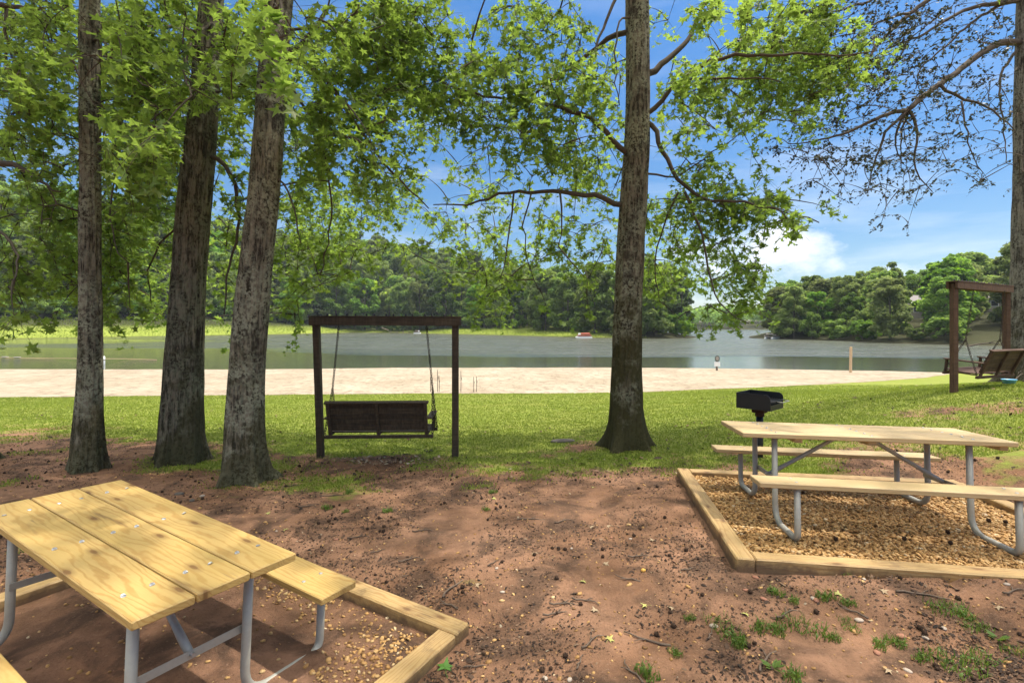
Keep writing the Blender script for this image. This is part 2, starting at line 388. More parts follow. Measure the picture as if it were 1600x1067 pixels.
M['sand'] = t.done(t.pbr(s_, .9, t.bump(t.math('ADD', n2, t.math('MULTIPLY', n3, .2)), .7, .08), spec=.15))
struct(b.build('beach', M['sand'], smooth=True))

# lake water
wb = MB(); V, Q = grid(axis([(-900, -100, 100), (-100, 150, 12), (150, 1200, 100)]), axis([(26, 60, 3), (60, 240, 12), (240, 1400, 100)]), lambda x, y: x * 0 + WATER)
wb.add(V, None, Q)
t = NT('lake water'); p = t.pos()
sx = t.n('ShaderNodeSeparateXYZ', i_0=p); open_ = t.n('ShaderNodeMapRange', i_0=t.math('MULTIPLY_ADD', sx.outputs[0], .6, sx.outputs[1]), i_1=40.0, i_2=92.0, i_3=-.20, i_4=.20).outputs[0]
band = t.math('ADD', t.noise(t.map(p, (.012, .045, 1)), 1, 3, .5, .4), open_)
calm = t.ramp(band, [(.38, .05), (.58, 1.0)])
w1 = t.noise(t.map(p, (1.1, 2.6, 1)), 1, 5, .62, .2); w2 = t.noise(t.map(p, (5, 9, 1)), 1, 3, .6)
w3 = t.noise(t.map(p, (.16, .85, 1), rot=(0, 0, .12)), 1, 4, .6, .3)
hgt = t.math('MULTIPLY', t.math('ADD', t.math('ADD', w1, t.math('MULTIPLY', w3, 1.6)), t.math('MULTIPLY', w2, .22)), calm)
wcol = t.mix(t.noise(p, .05, 3), (.052, .060, .042), (.064, .068, .046))
bs = t.n('ShaderNodeBsdfPrincipled', i_Base_Color=wcol, i_Roughness=t.math('ADD', .05, t.math('MULTIPLY', calm, t.math('MULTIPLY', t.ramp(w3, [(.36, .2), (.62, 1.0)]), .30))), i_IOR=1.333, i_Normal=t.bump(hgt, 1.0, .34))
M['water'] = t.done(bs.outputs[0])
struct(wb.build('lake_water', M['water'], smooth=True))

# far shores and hills: a height field over three pieces of land
LAND_C = [(-600, 60), (-220, 92), (-150, 104), (-120, 116), (-100, 148), (-86, 176), (-72, 226), (-55, 222), (-42, 206), (-19, 183), (11, 146), (22, 130), (34, 123), (46, 128), (53, 142), (58, 170), (72, 240), (95, 330), (120, 420), (160, 560), (-600, 700)]
LAND_R = [(61, 127), (66, 115), (70, 104), (69, 92), (76, 80), (96, 70), (140, 62), (320, 40), (700, 30), (700, 420), (330, 300), (180, 250), (110, 190), (72, 150)]
LAND_F = [(100, 405), (150, 415), (215, 405), (330, 380), (700, 380), (700, 900), (100, 900)]
def inside(poly, x, y):
    c = np.zeros(x.shape, bool); n = len(poly)
    for k in range(n):
        (x0, y0), (x1, y1) = poly[k], poly[(k + 1) % n]
        if y0 == y1: continue
        c ^= ((y0 > y) != (y1 > y)) & (x < (x1 - x0) * (y - y0) / (y1 - y0) + x0)
    return c
def pdist(poly, x, y):
    d = np.full(x.shape, 1e9); n = len(poly)
    for k in range(n):
        (x0, y0), (x1, y1) = poly[k], poly[(k + 1) % n]; ex, ey = x1 - x0, y1 - y0
        s = np.clip(((x - x0) * ex + (y - y0) * ey) / (ex * ex + ey * ey), 0, 1)
        d = np.minimum(d, np.hypot(x - x0 - s * ex, y - y0 - s * ey))
    return d
def landdist(x, y):
    o = []
    for poly in (LAND_C, LAND_R, LAND_F):
        d = pdist(poly, x, y); o.append(np.where(inside(poly, x, y), d, -d))
    return o
def hillz(x, y):
    dc, dr, df = landdist(x, y)
    west = np.clip((-x - 10) / 70, 0, 1)
    hc_ = np.interp(dc, [-30, 0, 4, 25, 60, 95, 140, 300], [-3, 0, .6, 3.0, 15, 20, 17, 5]) * (1 + .85 * west)
    hr_ = np.interp(dr, [-30, 0, 3, 15, 45, 90, 300], [-3, 0, .8, 2.6, 6.5, 9, 9])
    hf_ = np.interp(df, [-30, 0, 10, 100, 300], [-3, 0, 2, 7, 12])
    h = np.maximum(np.maximum(hc_, hr_), hf_)
    return WATER + h + np.where(h > .5, 1.0 * (fbm(x * .05, y * .05, 8) - .5), 0)
V, Q = grid(axis([(-600, -240, 24), (-240, 180, 3.5), (180, 700, 26)]), axis([(30, 60, 6), (60, 260, 3.5), (260, 460, 10), (460, 900, 40)]), hillz)
keep = (V[Q][:, :, 2].max(1) > WATER - 1.2)
hb = MB(); hb.add(V, None, Q[keep])
t = NT('wooded bank'); p = t.pos(); n1 = t.noise(p, .12, 4, .6); n2 = t.noise(p, 1.2, 5, .7)
zz = t.n('ShaderNodeSeparateXYZ', i_0=p).outputs[2]
floor_ = t.mix(n2, (.022, .032, .010), (.060, .052, .028))
gras = t.mix(n2, (.15, .195, .030), (.235, .265, .05))
low = t.n('ShaderNodeMapRange', i_0=zz, i_1=WATER + 2.2, i_2=WATER + 3.6, i_3=1.0, i_4=.0).outputs[0]
xx = t.n('ShaderNodeSeparateXYZ', i_0=p).outputs[0]
left = t.n('ShaderNodeMapRange', i_0=xx, i_1=22.0, i_2=30.0, i_3=1.0, i_4=.0).outputs[0]
cc = t.mix(t.math('MULTIPLY', low, left), floor_, gras)
cc = t.mix(t.n('ShaderNodeMapRange', i_0=zz, i_1=WATER + .35, i_2=WATER, i_3=0.0, i_4=.8).outputs[0], cc, (.034, .030, .016))
M['bank'] = t.done(t.pbr(cc, .95, t.bump(n2, .8, .3), spec=.1))
struct(hb.build('hillside', M['bank'], smooth=True))

# ------------------------------------------------------------------ leaves
def star_template():
    V = [(0, 0, 0)]
    tips = [(90, 1.0), (28, .92), (152, .92), (-28, .72), (208, .72)]
    seq = sorted(tips, key=lambda q: q[0])       # -28, 28, 90, 152, 208
    R = []
    for k, (a, r) in enumerate(seq):
        R.append((a, r))
        if k < 4: R.append(((a + seq[k + 1][0]) / 2, .42))
    R.append((270, .12))
    for a, r in R:
        V.append((r * math.cos(math.radians(a)), r * math.sin(math.radians(a)), -.16 * r * r + .22 * abs(r * math.cos(math.radians(a)))))
    V = np.array(V); n = len(R)
    T = [(0, 1 + k, 1 + (k + 1) % n) for k in range(n)]
    return V, np.array(T)
STAR = star_template()
def oval_template():
    V = [(0, -.5, 0), (.22, -.15, .04), (.2, .2, .03), (0, .55, -.05), (-.2, .2, .03), (-.22, -.15, .04)]
    return np.array(V, float), np.array([(0, 1, 5), (1, 2, 5), (2, 4, 5), (2, 3, 4)])
OVAL = oval_template()
def frames(nrm, rng):
    n = nrm / np.linalg.norm(nrm, axis=1)[:, None]
    r = rng.normal(size=n.shape); a = r - n * (r * n).sum(1)[:, None]; a /= np.linalg.norm(a, axis=1)[:, None]
    return a, np.cross(n, a), n
def scatter(mb, tmpl, pos, nrm, size, tone, rng, updir=None, curl=True):
    V, T = tmpl; a, b, n = frames(nrm, rng)
    if updir is not None:
        b = updir - n * (updir * n).sum(1)[:, None]; b /= np.linalg.norm(b, axis=1)[:, None] + 1e-9; a = np.cross(b, n)
    W = pos[:, None, :] + size[:, None, None] * (V[None, :, 0:1] * a[:, None] + V[None, :, 1:2] * b[:, None] + V[None, :, 2:3] * (rng.uniform(-.4, 2.4, len(pos))[:, None, None] if curl else 1) * n[:, None])
    k = len(V); N = len(pos)
    TT = (T[None] + (np.arange(N) * k)[:, None, None]).reshape(-1, 3)
    mb.add(W.reshape(-1, 3), TT, None, np.repeat(tone, k))

# ------------------------------------------------------------------ foreground trees
def resample(pts, step):
    pts = np.asarray(pts, float); s = np.r_[0, np.cumsum(np.linalg.norm(np.diff(pts, axis=0), axis=1))]
    n = max(2, int(s[-1] / step) + 1); q = np.linspace(0, s[-1], n)
    out = np.stack([np.interp(q, s, pts[:, k]) for k in range(3)], 1)
    for _ in range(2):
        if n > 2: out[1:-1] = out[1:-1] * .5 + (out[:-2] + out[2:]) * .25
    return out
def trunk_mesh(path, mat, parent, flare=.5, seed=0, sides=84, ph=0.0):
    """path: (x, y, z, r) from the ground up, in the tree's own frame"""
    path = np.asarray(path, float)
    zq = np.concatenate([np.arange(path[0, 2] - .18, min(7.2, path[-1, 2]), .07), np.arange(min(7.2, path[-1, 2]), path[-1, 2] + .01, .45)])
    x = sint(zq, path[:, 2], path[:, 0], .8); y = sint(zq, path[:, 2], path[:, 1], .8); r = sint(zq, path[:, 2], path[:, 3], .5)
    th = np.linspace(0, 2 * PI, sides, endpoint=False)
    TH, Z = np.meshgrid(th, zq); h = Z - path[0, 2]
    cx_, sy_ = np.cos(TH), np.sin(TH)
    rid = fbm(cx_ * 13 + 30, sy_ * 13 + Z * 1.1, seed, 3) - .5
    big = fbm(cx_ * 1.3 + 9, sy_ * 1.3 + Z * .7, seed + 5, 3) - .5
    lob = .5 + .5 * np.cos(5 * TH + ph + 1.5 * np.sin(TH))
    fl = flare * np.exp(-np.maximum(h, -.12) / .24) * (.10 + 1.35 * lob ** 3) + flare * .24 * np.exp(-np.maximum(h, 0) / .8)
    R = r[:, None] * (1 + .24 * rid + .16 * big + fl)
    V = np.stack([x[:, None] + R * cx_, y[:, None] + R * sy_, Z], -1).reshape(-1, 3)
    n, m = TH.shape; i = np.arange(n * m).reshape(n, m); j = np.roll(i, -1, 1)
    Q = np.stack([i[:-1], j[:-1], j[1:], i[1:]], -1).reshape(-1, 4)
    mb = MB(); mb.add(V, None, Q); return mb.build('trunk', mat, parent, True)

def grow(parent, base, limbs, clumps, leaf_mat, limb_mat, rng, tmpl=STAR, size=.085, nleaf=14, spread=.2, flat=.7, upb=.8, twig_r=.007, tonef=None, droop=.6, petiole=.75):
    """limbs: (points, r0, r1); clumps: N x 3 centres; twigs join every clump to the nearest wood"""
    nodes, nrad = [], []
    for pts, r0, r1 in limbs:
        q = resample(pts, .16); q[1:-1] += rng.normal(0, .012, q[1:-1].shape)
        rr = np.linspace(r0, r1, len(q)); mb = MB(); mb.tube(q - base, rr, 9 if r0 > .03 else 6)
        mb.build('limb', limb_mat, parent, True); nodes.append(q[1:])
    nodes = np.concatenate(nodes); clumps = np.asarray(clumps)
    cap = len(nodes) + len(clumps) + 1; N = np.zeros((cap, 3)); cnt = len(nodes); N[:cnt] = nodes
    dm = np.array([np.linalg.norm(nodes - c, axis=1).min() for c in clumps]); tw = MB(); DIR = np.zeros_like(clumps)
    for k in np.argsort(dm):
        c = clumps[k]; dd = np.linalg.norm(N[:cnt] - c, axis=1); q = N[dd.argmin()]; L = dd.min()
        if L > .05:
            mid = (q + c) / 2 + rng.normal(0, .06 * L, 3) + np.array([0, 0, .10 * L])
            r0 = twig_r * (1 + min(L, 1.5)); s = np.linspace(0, 1, 5)[:, None]
            tw.tube(((1 - s) ** 2 * q + 2 * s * (1 - s) * mid + s * s * c) - base, np.linspace(r0, twig_r * .45, 5), 4, cap=False)
            DIR[k] = (c - mid) / (np.linalg.norm(c - mid) + 1e-9)
        N[cnt] = c; cnt += 1
    # every clump is a spray of twiglets carrying the leaves
    nt_ = 3; ci = np.repeat(np.arange(len(clumps)), nt_); m_ = len(ci)
    tdir = rng.normal(0, 1, (m_, 3)) * np.array([1, 1, flat]) + 1.1 * DIR[ci] + np.array([0, 0, -.25 * droop]); tdir /= np.linalg.norm(tdir, axis=1)[:, None] + 1e-9
    tlen = spread * rng.uniform(1.0, 2.3, m_); st = clumps[ci] - tdir * (tlen * .12)[:, None]; sag = np.array([0, 0, -1.0]) * (droop * .45 * tlen)[:, None]
    at_ = lambda k, f: st[k] + tdir[k] * (tlen[k] * f)[:, None] + sag[k] * (f * f)[:, None]
    a_, b_, _ = frames(tdir, rng); al = np.arange(m_); rr = []
    for f in (0, .5, 1.0):
        c_ = at_(al, np.full(m_, f)); r_ = twig_r * .42 * (1 - .6 * f)
        for q in (0, 2.094, 4.189): rr.append(c_ + r_ * (math.cos(q) * a_ + math.sin(q) * b_))
    VV = np.stack(rr, 1).reshape(-1, 3) - base; o9 = (np.arange(m_) * 9)[:, None, None]
    QQ = np.array([[h * 3 + q, h * 3 + (q + 1) % 3, h * 3 + 3 + (q + 1) % 3, h * 3 + 3 + q] for h in (0, 1) for q in range(3)])
    tw.add(VV, None, (QQ[None] + o9).reshape(-1, 4))
    n = rng.poisson(nleaf / nt_, m_); ti = np.repeat(al, n); Nn = len(ti); idx = ci[ti]
    f = rng.uniform(.1, 1.08, Nn); sz = size * rng.uniform(.5, 1.25, Nn)
    side = rng.normal(0, 1, (Nn, 3)); side /= np.linalg.norm(side, axis=1)[:, None]
    pos = at_(ti, f) + side * (sz * petiole)[:, None] - np.array([0, 0, 1]) * (sz * .5 * droop)[:, None]
    nrm = rng.normal(0, .55, (Nn, 3)) + np.array([0, 0, upb]) + side * .35
    # few leaves hang in front of the trunks
    lx = CX + F * pos[:, 0] / np.maximum(pos[:, 1], .1); ly = CY + F * (HC - pos[:, 2]) / np.maximum(pos[:, 1], .1); ok_ = np.ones(Nn, bool)
    for tk, v_ in TRUNK_PX.items():
        if tk == 'left': continue
        v_ = np.array(v_); c_ = np.interp(ly, v_[:, 0], v_[:, 1]); w_ = np.interp(ly, v_[:, 0], v_[:, 2])
        al_ = np.interp(ly, *{'a': ([0, 40, 300], [.25, .12, .12]), 'b': ([0, 20, 165, 185], [.3, .5, .5, .02]), 'c': ([0, 40, 60], [.35, .2, .02])}.get(tk, ([0, 1], [.04, .04])))
        ok_ &= ~((np.abs(lx - c_) < w_ / 2 + 7) & (pos[:, 1] < TREES.get(tk, {'d': 10.4})['d'] + .1) & (ly > -15) & (rng.random(Nn) > al_))
    tone = np.clip(rng.normal(.5, .24, Nn) + np.repeat(rng.normal(0, .2, len(clumps))[ci], n), 0, 1)
    pos, nrm, sz, tone = pos[ok_], nrm[ok_], sz[ok_], tone[ok_]
    if tonef is not None: tone = np.clip(tone + tonef(pos), 0, 1)
    mb = MB(); scatter(mb, tmpl, pos - base, nrm, sz, tone, rng)
    if tw.n: tw.build('twigs', limb_mat, parent, True)['kind'] = 'stuff'
    mb.build('crown', leaf_mat, parent)['kind'] = 'stuff'

# how thick the foliage stands, per 50 x 50 pixel cell of the view, 0..9 (trees B.. are told apart by column)
DENS = ["88886778854897156433436887410", "77888888866898355654447999861", "76688888777789878763468889620", "77578876788857778853366654000", "86468863488764567872354210000", "57568853488873565673455300000", "57688744389875565752677763000", "56688745588423675753676310000", "64577745476313676244657600000", "31256634354201342121315610000", "00123112320000000000000000000"]
TREES = dict(left=dict(d=6.6), a=dict(d=6.3), b=dict(d=6.9), c=dict(d=6.0), d=dict(d=7.5))
def band(px, py):
    """which tree the foliage in this cell of the view belongs to"""
    if px < 60: return 'left'
    if px < 205: return 'a'
    if px < 365: return 'b'
    if px < 640 - .12 * max(0, py - 300): return 'c'
    return 'd'
TRUNK_PX = dict(a=[(0, 139, 30), (225, 141, 30), (427, 140, 33), (540, 143, 35), (600, 141, 37), (700, 136, 43), (742, 135, 50)],
    b=[(0, 330, 37), (75, 324, 39), (187, 317, 46), (300, 305, 53), (427, 295, 54), (542, 288, 61), (619, 285, 66), (720, 281, 70)],
    c=[(0, 434, 49), (75, 430, 48), (187, 421, 50), (300, 414, 51), (465, 395, 56), (580, 386, 58), (696, 381, 62), (752, 382, 66)],
    d=[(0, 996, 41), (112, 997, 42), (225, 996, 44), (375, 985, 49), (522, 979, 50), (629, 979, 53), (700, 977, 57)])
def near_trunk(px, py):
    for k, v in TRUNK_PX.items():
        v = np.array(v); c = np.interp(py, v[:, 0], v[:, 1]); w = np.interp(py, v[:, 0], v[:, 2])
        if abs(px - c) < w / 2 + 32: return k
    return None
CL_ = {k: [] for k in TREES}
rc = np.random.default_rng(5)
for r_, row in enumerate(DENS):
    for c_, ch in enumerate(row):
        cov = int(ch) / 9.6
        if cov <= 0: continue
        lai = -math.log(1 - min(.95, cov)); area = 2500.
        for _ in range(rc.poisson(lai * area / 95 / 14 * 7.4)):
            px, py = c_ * 50 + rc.uniform(0, 50), r_ * 50 + rc.uniform(0, 50)
            if py < 310 and rc.random() < {'d': .25, 'c': .32}.get(band(px, py), .08): continue
            if rc.random() > np.clip((fbm(px / 48., py / 40., 501, 2) - .44 + .40 * cov) * 5.0, .03, 1): continue
            if 478 < px < 728 and py > 455: continue
            k = band(px, py); d0 = TREES[k]['d']
            dep = d0 + 3.4 * (fbm(px / 130., py / 110., ord(k[0]), 2) - .5) * 1.5 + rc.normal(0, .35)
            if k in 'bc' and py > 250: dep += 2.8 * min(1, (py - 250) / 130)
            if py > 532: continue
            tk = near_trunk(px, py)
            if tk:
                front = (tk == 'b' and py < 180 and rc.random() < .45) or (tk == 'a' and py < 260 and rc.random() < .12) or (tk == 'c' and py < 90 and rc.random() < .3)
                dt = TREES[tk]['d']
                dep = min(dep, dt - rc.uniform(.9, 2.0)) if front else max(dep, dt + rc.uniform(.5, 2.0))
            elif k == 'b' and py < 230: dep -= 1.0
            CL_[k].append(P(px, py, max(3.6, dep)))

def trunk_path(k, d, top=15.0, lean=(0, 0)):
    v = TRUNK_PX[k][::-1]; out = []
    for py, px, w in v:
        p_ = P(px, py, d); out.append((*p_, w / F * d / 2 * .85))
    z0 = out[-1]; dx = (out[-1][0] - out[-3][0]) / (out[-1][2] - out[-3][2])
    for z in np.arange(z0[2] + 1.2, top + .1, 1.2):
        f_ = (z - z0[2]) / (top - z0[2]); out.append((z0[0] + dx * (z - z0[2]) * .6, z0[1] + .2 * math.sin(z), z, max(.02, z0[3] * (1 - f_ * .95))))
    return np.array(out)
def path_at(path, z): return np.array([np.interp(z, path[:, 2], path[:, 0]), np.interp(z, path[:, 2], path[:, 1]), z])
def line(pts, d0, d1=None):
    d1 = d0 if d1 is None else d1
    return [P(x, y, d0 + (d1 - d0) * i / max(1, len(pts) - 1)) for i, (x, y) in enumerate(pts)]
def upper(path, rng, n, zc, rx, ry, rz, off=(0, 0)):
    """the part of the crown that stands above the picture"""
    out = []; c = path_at(path, zc) + np.array([off[0], off[1], 0])
    while len(out) < n:
        q = rng.normal(0, 1, 3); q /= np.linalg.norm(q); q *= rng.uniform(.25, 1) ** (1 / 3)
        p_ = c + q * np.array([rx, ry, rz])
        if p_[1] > .5:
            py = CY + F * (HC - p_[2]) / p_[1]
            if py > -28: continue
        elif p_[2] < 3.2: continue
        out.append(p_)
    return np.array(out)
def upper_limbs(path, rng, n, z0, z1, rx, ry, off):
    L = []
    for k in range(n):
        z = z0 + (z1 - z0) * (k + .5) / n; a = k * 2.4 + rng.uniform(-.3, .3); s = path_at(path, z)
        e = s + np.array([math.cos(a) * rx * .75 + off[0], math.sin(a) * ry * .75 + off[1], 1.0 + rng.uniform(-.3, .5)])
        m_ = (s + e) / 2 + np.array([0, 0, .5]); u = np.linspace(0, 1, 9)[:, None]
        L.append((((1 - u) ** 2 * s + 2 * u * (1 - u) * m_ + u * u * e), .06 * (1 - .5 * k / n), .015))
    return L

LIMBS = {
 'd': [([(961, 320), (945, 309), (931, 305), (900, 302), (875, 301), (830, 300), (800, 301), (782, 300), (760, 309), (737, 320), (705, 322), (677, 320)], 7.5, 6.9, .046, .014),
       ([(969, 240), (957, 217), (935, 193), (905, 175), (867, 167), (830, 159), (790, 155), (749, 152), (711, 139), (685, 124)], 7.5, 6.4, .045, .014),
       ([(976, 49), (950, 60), (927, 82), (886, 107), (856, 131), (826, 154), (800, 184), (762, 229)], 7.5, 8.6, .045, .012),
       ([(975, -30), (961, 0), (939, 49), (927, 90), (916, 150), (907, 184)], 7.5, 7.0, .03, .01),
       ([(967, 20), (963, 60), (961, 110), (968, 165)], 7.3, 7.1, .016, .01),
       ([(1017, 120), (1044, 92), (1070, 71), (1089, 34), (1107, 0), (1130, -60)], 7.5, 8.0, .055, .03),
       ([(1019, 180), (1040, 146), (1062, 127), (1092, 107), (1115, 88), (1175, 88), (1231, 82), (1299, 90), (1370, 80)], 7.5, 6.6, .04, .012),
       ([(1062, 127), (1077, 122), (1119, 126), (1167, 120), (1220, 128)], 7.3, 7.0, .02, .01),
       ([(1017, 184), (1025, 217), (1044, 251), (1062, 289), (1085, 304), (1100, 317), (1130, 311), (1190, 322), (1240, 335), (1280, 348)], 7.5, 6.7, .04, .01),
       ([(1070, 300), (1077, 311), (1089, 345), (1100, 375), (1108, 420), (1114, 452), (1124, 476), (1136, 494), (1170, 505)], 7.2, 6.8, .022, .007),
       ([(1014, 268), (1044, 283), (1070, 275), (1100, 245), (1130, 228)], 7.5, 7.3, .018, .007),
       ([(1060, 300), (1045, 335), (1030, 370), (1020, 420), (1030, 470)], 7.3, 7.7, .016, .006),
       ([(875, 301), (878, 330), (879, 350), (872, 385)], 7.1, 7.0, .016, .007),
       ([(803, 300), (800, 330), (798, 365), (790, 400), (780, 440)], 7.0, 6.9, .016, .006),
       ([(830, 302), (815, 350), (822, 400), (840, 450)], 7.1, 7.6, .012, .006)],
 'c': [([(452, 88), (482, 103), (512, 124), (542, 169), (565, 210), (587, 240), (617, 274), (644, 300), (670, 326)], 6.0, 6.4, .034, .010),
       ([(453, 88), (475, 66), (494, 49), (512, 15), (524, -25)], 6.0, 6.3, .030, .014),
       ([(494, 46), (527, 49), (557, 60), (600, 40)], 6.1, 5.6, .018, .009),
       ([(437, 270), (452, 292), (456, 310), (462, 345), (470, 380)], 6.0, 5.8, .015, .006),
       ([(448, 120), (478, 170), (500, 230), (520, 300), (515, 370), (500, 430)], 6.0, 7.0, .02, .007),
       ([(440, -60), (446, -110), (452, -80), (440, 20), (428, 60), (425, 95)], 5.6, 2.9, .03, .006)],
 'b': [([(333, 240), (350, 252), (360, 266), (371, 300), (373, 337), (369, 373), (357, 427), (350, 465), (350, 492)], 6.9, 6.5, .034, .010),
       ([(283, 262), (270, 252), (244, 246), (215, 250), (190, 270)], 6.9, 6.4, .022, .008),
       ([(310, 52), (270, 40), (225, 45), (190, 38)], 6.9, 5.5, .03, .012),
       ([(322, 140), (345, 150), (375, 128), (400, 118)], 6.9, 6.6, .02, .01),
       ([(300, 330), (270, 360), (240, 395), (228, 430), (235, 470)], 6.9, 7.6, .02, .008),
       ([(330, 30), (300, 60), (285, 110), (300, 150)], 6.5, 4.6, .02, .008)],
 'a': [([(128, 86), (110, 72), (94, 64), (60, 50)], 6.3, 6.8, .02, .008),
       ([(152, 150), (171, 176), (178, 225), (184, 270), (172, 311), (169, 345), (180, 385), (200, 410)], 6.3, 5.9, .018, .006),
       ([(150, 60), (185, 80), (205, 120), (240, 140)], 6.3, 5.2, .018, .007),
       ([(126, 330), (100, 325), (80, 310), (60, 320)], 6.3, 5.6, .014, .006),
       ([(126, 216), (112, 218), (96, 212)], 6.3, 6.4, .010, .005)],
 'left': [([(-60, 250), (-20, 253), (0, 255), (26, 257), (45, 270), (71, 289), (95, 300)], 6.6, 6.0, .065, .02),
       ([(-60, 0), (0, 6), (52, 19), (90, 10)], 6.6, 6.2, .05, .02),
       ([(10, 14), (15, 60), (6, 100), (18, 150), (12, 180)], 6.5, 6.2, .02, .008),
       ([(-60, 330), (-20, 345), (15, 370), (30, 410), (20, 440)], 6.6, 5.3, .03, .008)]}
UP = {'d': (760, 9.4, 5.6, 4.6, 4.2, (1.0, -2.2)), 'c': (600, 9.0, 4.4, 4.4, 3.8, (1.2, -2.6)), 'b': (380, 10.2, 3.6, 3.8, 4.2, (-.3, -1.2)), 'a': (330, 9.0, 3.4, 3.6, 4.0, (-.6, -1.6)), 'left': (300, 8.5, 3.4, 4.0, 4.0, (.4, -1.8))}
LAB = {'d': ('tall sweetgum with flared mossy base standing alone right of the middle swing', 'bark_d'),
       'c': ('lichen spotted sweetgum leaning right, nearest the left picnic table and the middle swing', 'bark_a'),
       'b': ('thick dark furrowed sweetgum between the slim trunk and the lichen spotted one', 'bark_b'),
       'a': ('slimmest sweetgum, straight grey brown trunk with a reddish base, far left', 'bark_a'),
       'left': ('sweetgum at the left picture edge, only its root and branches showing', 'bark_b')}
FLARE = {'d': .72, 'c': .55, 'b': .38, 'a': .42, 'left': .6}
TRUNK_PX['left'] = [(0, -70, 40), (300, -68, 46), (600, -66, 50), (705, -64, 58)]
for k in ('d', 'c', 'b', 'a', 'left'):
    rng = np.random.default_rng(100 + ord(k[0])); d = TREES[k]['d']
    path = trunk_path(k, d); z0 = float(gz(path[0, 0], path[0, 1])); base = np.array([path[0, 0], path[0, 1], z0])
    path[0, 2] = min(path[0, 2], z0)
    root = empty('sweetgum_tree', LAB[k][0], 'tree', tuple(base), 'sweetgum trees on the lawn edge')
    pp = path.copy(); pp[:, :3] -= base
    trunk_mesh(pp, M[LAB[k][1]], root, FLARE[k], ord(k[0]), ph=ord(k[0]))
    limbs = []
    for pt, a_, b_, r0, r1 in LIMBS[k]:
        L_ = line(pt, a_, b_); c_ = path_at(path, L_[0][2] - .04)
        if np.linalg.norm(c_ - L_[0]) < .5: L_ = [c_] + L_
        limbs.append((L_, r0, min(r1, .007)))
    n, zc, rx, ry, rz, off = UP[k]
    limbs += upper_limbs(path, rng, 9, 6.3, 13, rx, ry, off)
    cl = np.array(CL_[k]); up = upper(path, rng, n, zc, rx, ry, rz, off)
    extra = []
    if k == 'c':
        extra = [P(x, y, 2.9 + rng.normal(0, .06)) for x, y in ((425, 78), (438, 95), (412, 92), (430, 118), (418, 128), (440, 135), (432, 150), (448, 150), (420, 60), (400, 40), (392, 12), (408, -10), (440, 30))]
        cl = np.concatenate([cl])
    allc = np.concatenate([cl, up])
    grow(root, base, limbs, allc, M['leaf'], M['limb'], rng, size=.074, nleaf=17, spread=.19)
    if extra:                      # the low sprig of young leaves that hangs towards the camera
        ex = np.array(extra); n_ = 7; idx = np.repeat(np.arange(len(ex)), n_)
        pos = ex[idx] + rng.normal(0, .045, (len(idx), 3)); mb = MB()
        scatter(mb, STAR, pos - base, rng.normal(0, .5, pos.shape) + np.array([0, -.25, .9]), .075 * rng.uniform(.7, 1.1, len(idx)), np.clip(rng.normal(.85, .15, len(idx)), 0, 1), rng)
        mb.build('sprig', M['leaf'], root)

# the tree with small dark leaves at the right picture edge
rng = np.random.default_rng(77)
DR = 10.4
TRUNK_PX['right'] = [(0, 1607, 32), (200, 1604, 34), (400, 1602, 38), (520, 1600, 42), (592, 1598, 48)]
path = trunk_path('right', DR, 14); z0 = float(gz(path[0, 0], path[0, 1])); base = np.array([path[0, 0], path[0, 1], z0]); path[0, 2] = z0
root = empty('bare_branched_tree', 'tree with sparse tiny dark leaves on grey limbs behind the right swing', 'tree', tuple(base))
pp = path.copy(); pp[:, :3] -= base
trunk_mesh(pp, M['bark_c'], root, .5, 3)
RL = [([(1592, 67), (1562, 67), (1536, 81), (1506, 105), (1472, 129), (1442, 152), (1418, 172)], 10.4, 9.2, .07, .045),
 ([(1418, 172), (1390, 176), (1352, 195), (1315, 212), (1281, 221), (1232, 225)], 9.2, 8.6, .04, .007),
 ([(1418, 172), (1390, 199), (1375, 225), (1364, 262), (1356, 296)], 9.2, 8.9, .032, .007),
 ([(1416, 174), (1399, 199), (1397, 225), (1409, 251)], 9.2, 9.5, .028, .008), ([(1420, 172), (1409, 210), (1408, 240)], 9.2, 9.8, .024, .008),
 ([(1420, 172), (1427, 180), (1437, 199), (1429, 240), (1427, 262), (1439, 285), (1457, 300)], 9.2, 9.0, .028, .007),
 ([(1469, 132), (1495, 154), (1525, 161), (1555, 172), (1585, 204)], 9.5, 9.2, .03, .008),
 ([(1502, 158), (1508, 202), (1521, 247), (1536, 270)], 9.4, 9.1, .018, .006),
 ([(1590, 79), (1574, 97), (1562, 124), (1562, 150), (1570, 225), (1572, 255)], 10.4, 9.8, .03, .007),
 ([(1590, 2), (1577, 2), (1525, 11), (1487, 26), (1461, 43), (1435, 60), (1400, 70), (1360, 95)], 10.4, 9.6, .05, .008),
 ([(1580, 4), (1555, 11), (1510, 41), (1480, 71), (1457, 90), (1439, 105), (1431, 139)], 10.4, 9.9, .035, .008),
 ([(1595, -70), (1500, -40), (1450, 0), (1420, 22), (1390, 49), (1360, 86), (1334, 120), (1310, 150)], 10.4, 8.8, .07, .01),
 ([(1500, -40), (1420, -20), (1350, 5), (1300, 20), (1270, 30)], 10.0, 9.0, .04, .01),
 ([(1420, 22), (1380, 30), (1330, 60), (1320, 80)], 9.4, 9.2, .025, .008)]
RD = ["03565544", "00256443", "00366534", "02553444", "24444233", "02455221", "00121000"]
RC = []
for r_, row in enumerate(RD):
    for c_, ch in enumerate(row):
        for _ in range(rng.poisson(int(ch) * 2.9)):
            px, py = 1200 + c_ * 50 + rng.uniform(0, 50), r_ * 50 + rng.uniform(0, 50)
            RC.append(P(px, py, 9.3 + (px - 1400) / 200 * .6 + rng.normal(0, .7)))
up = upper(path, rng, 260, 9.6, 4.2, 4, 3.2, (-1.5, 0))
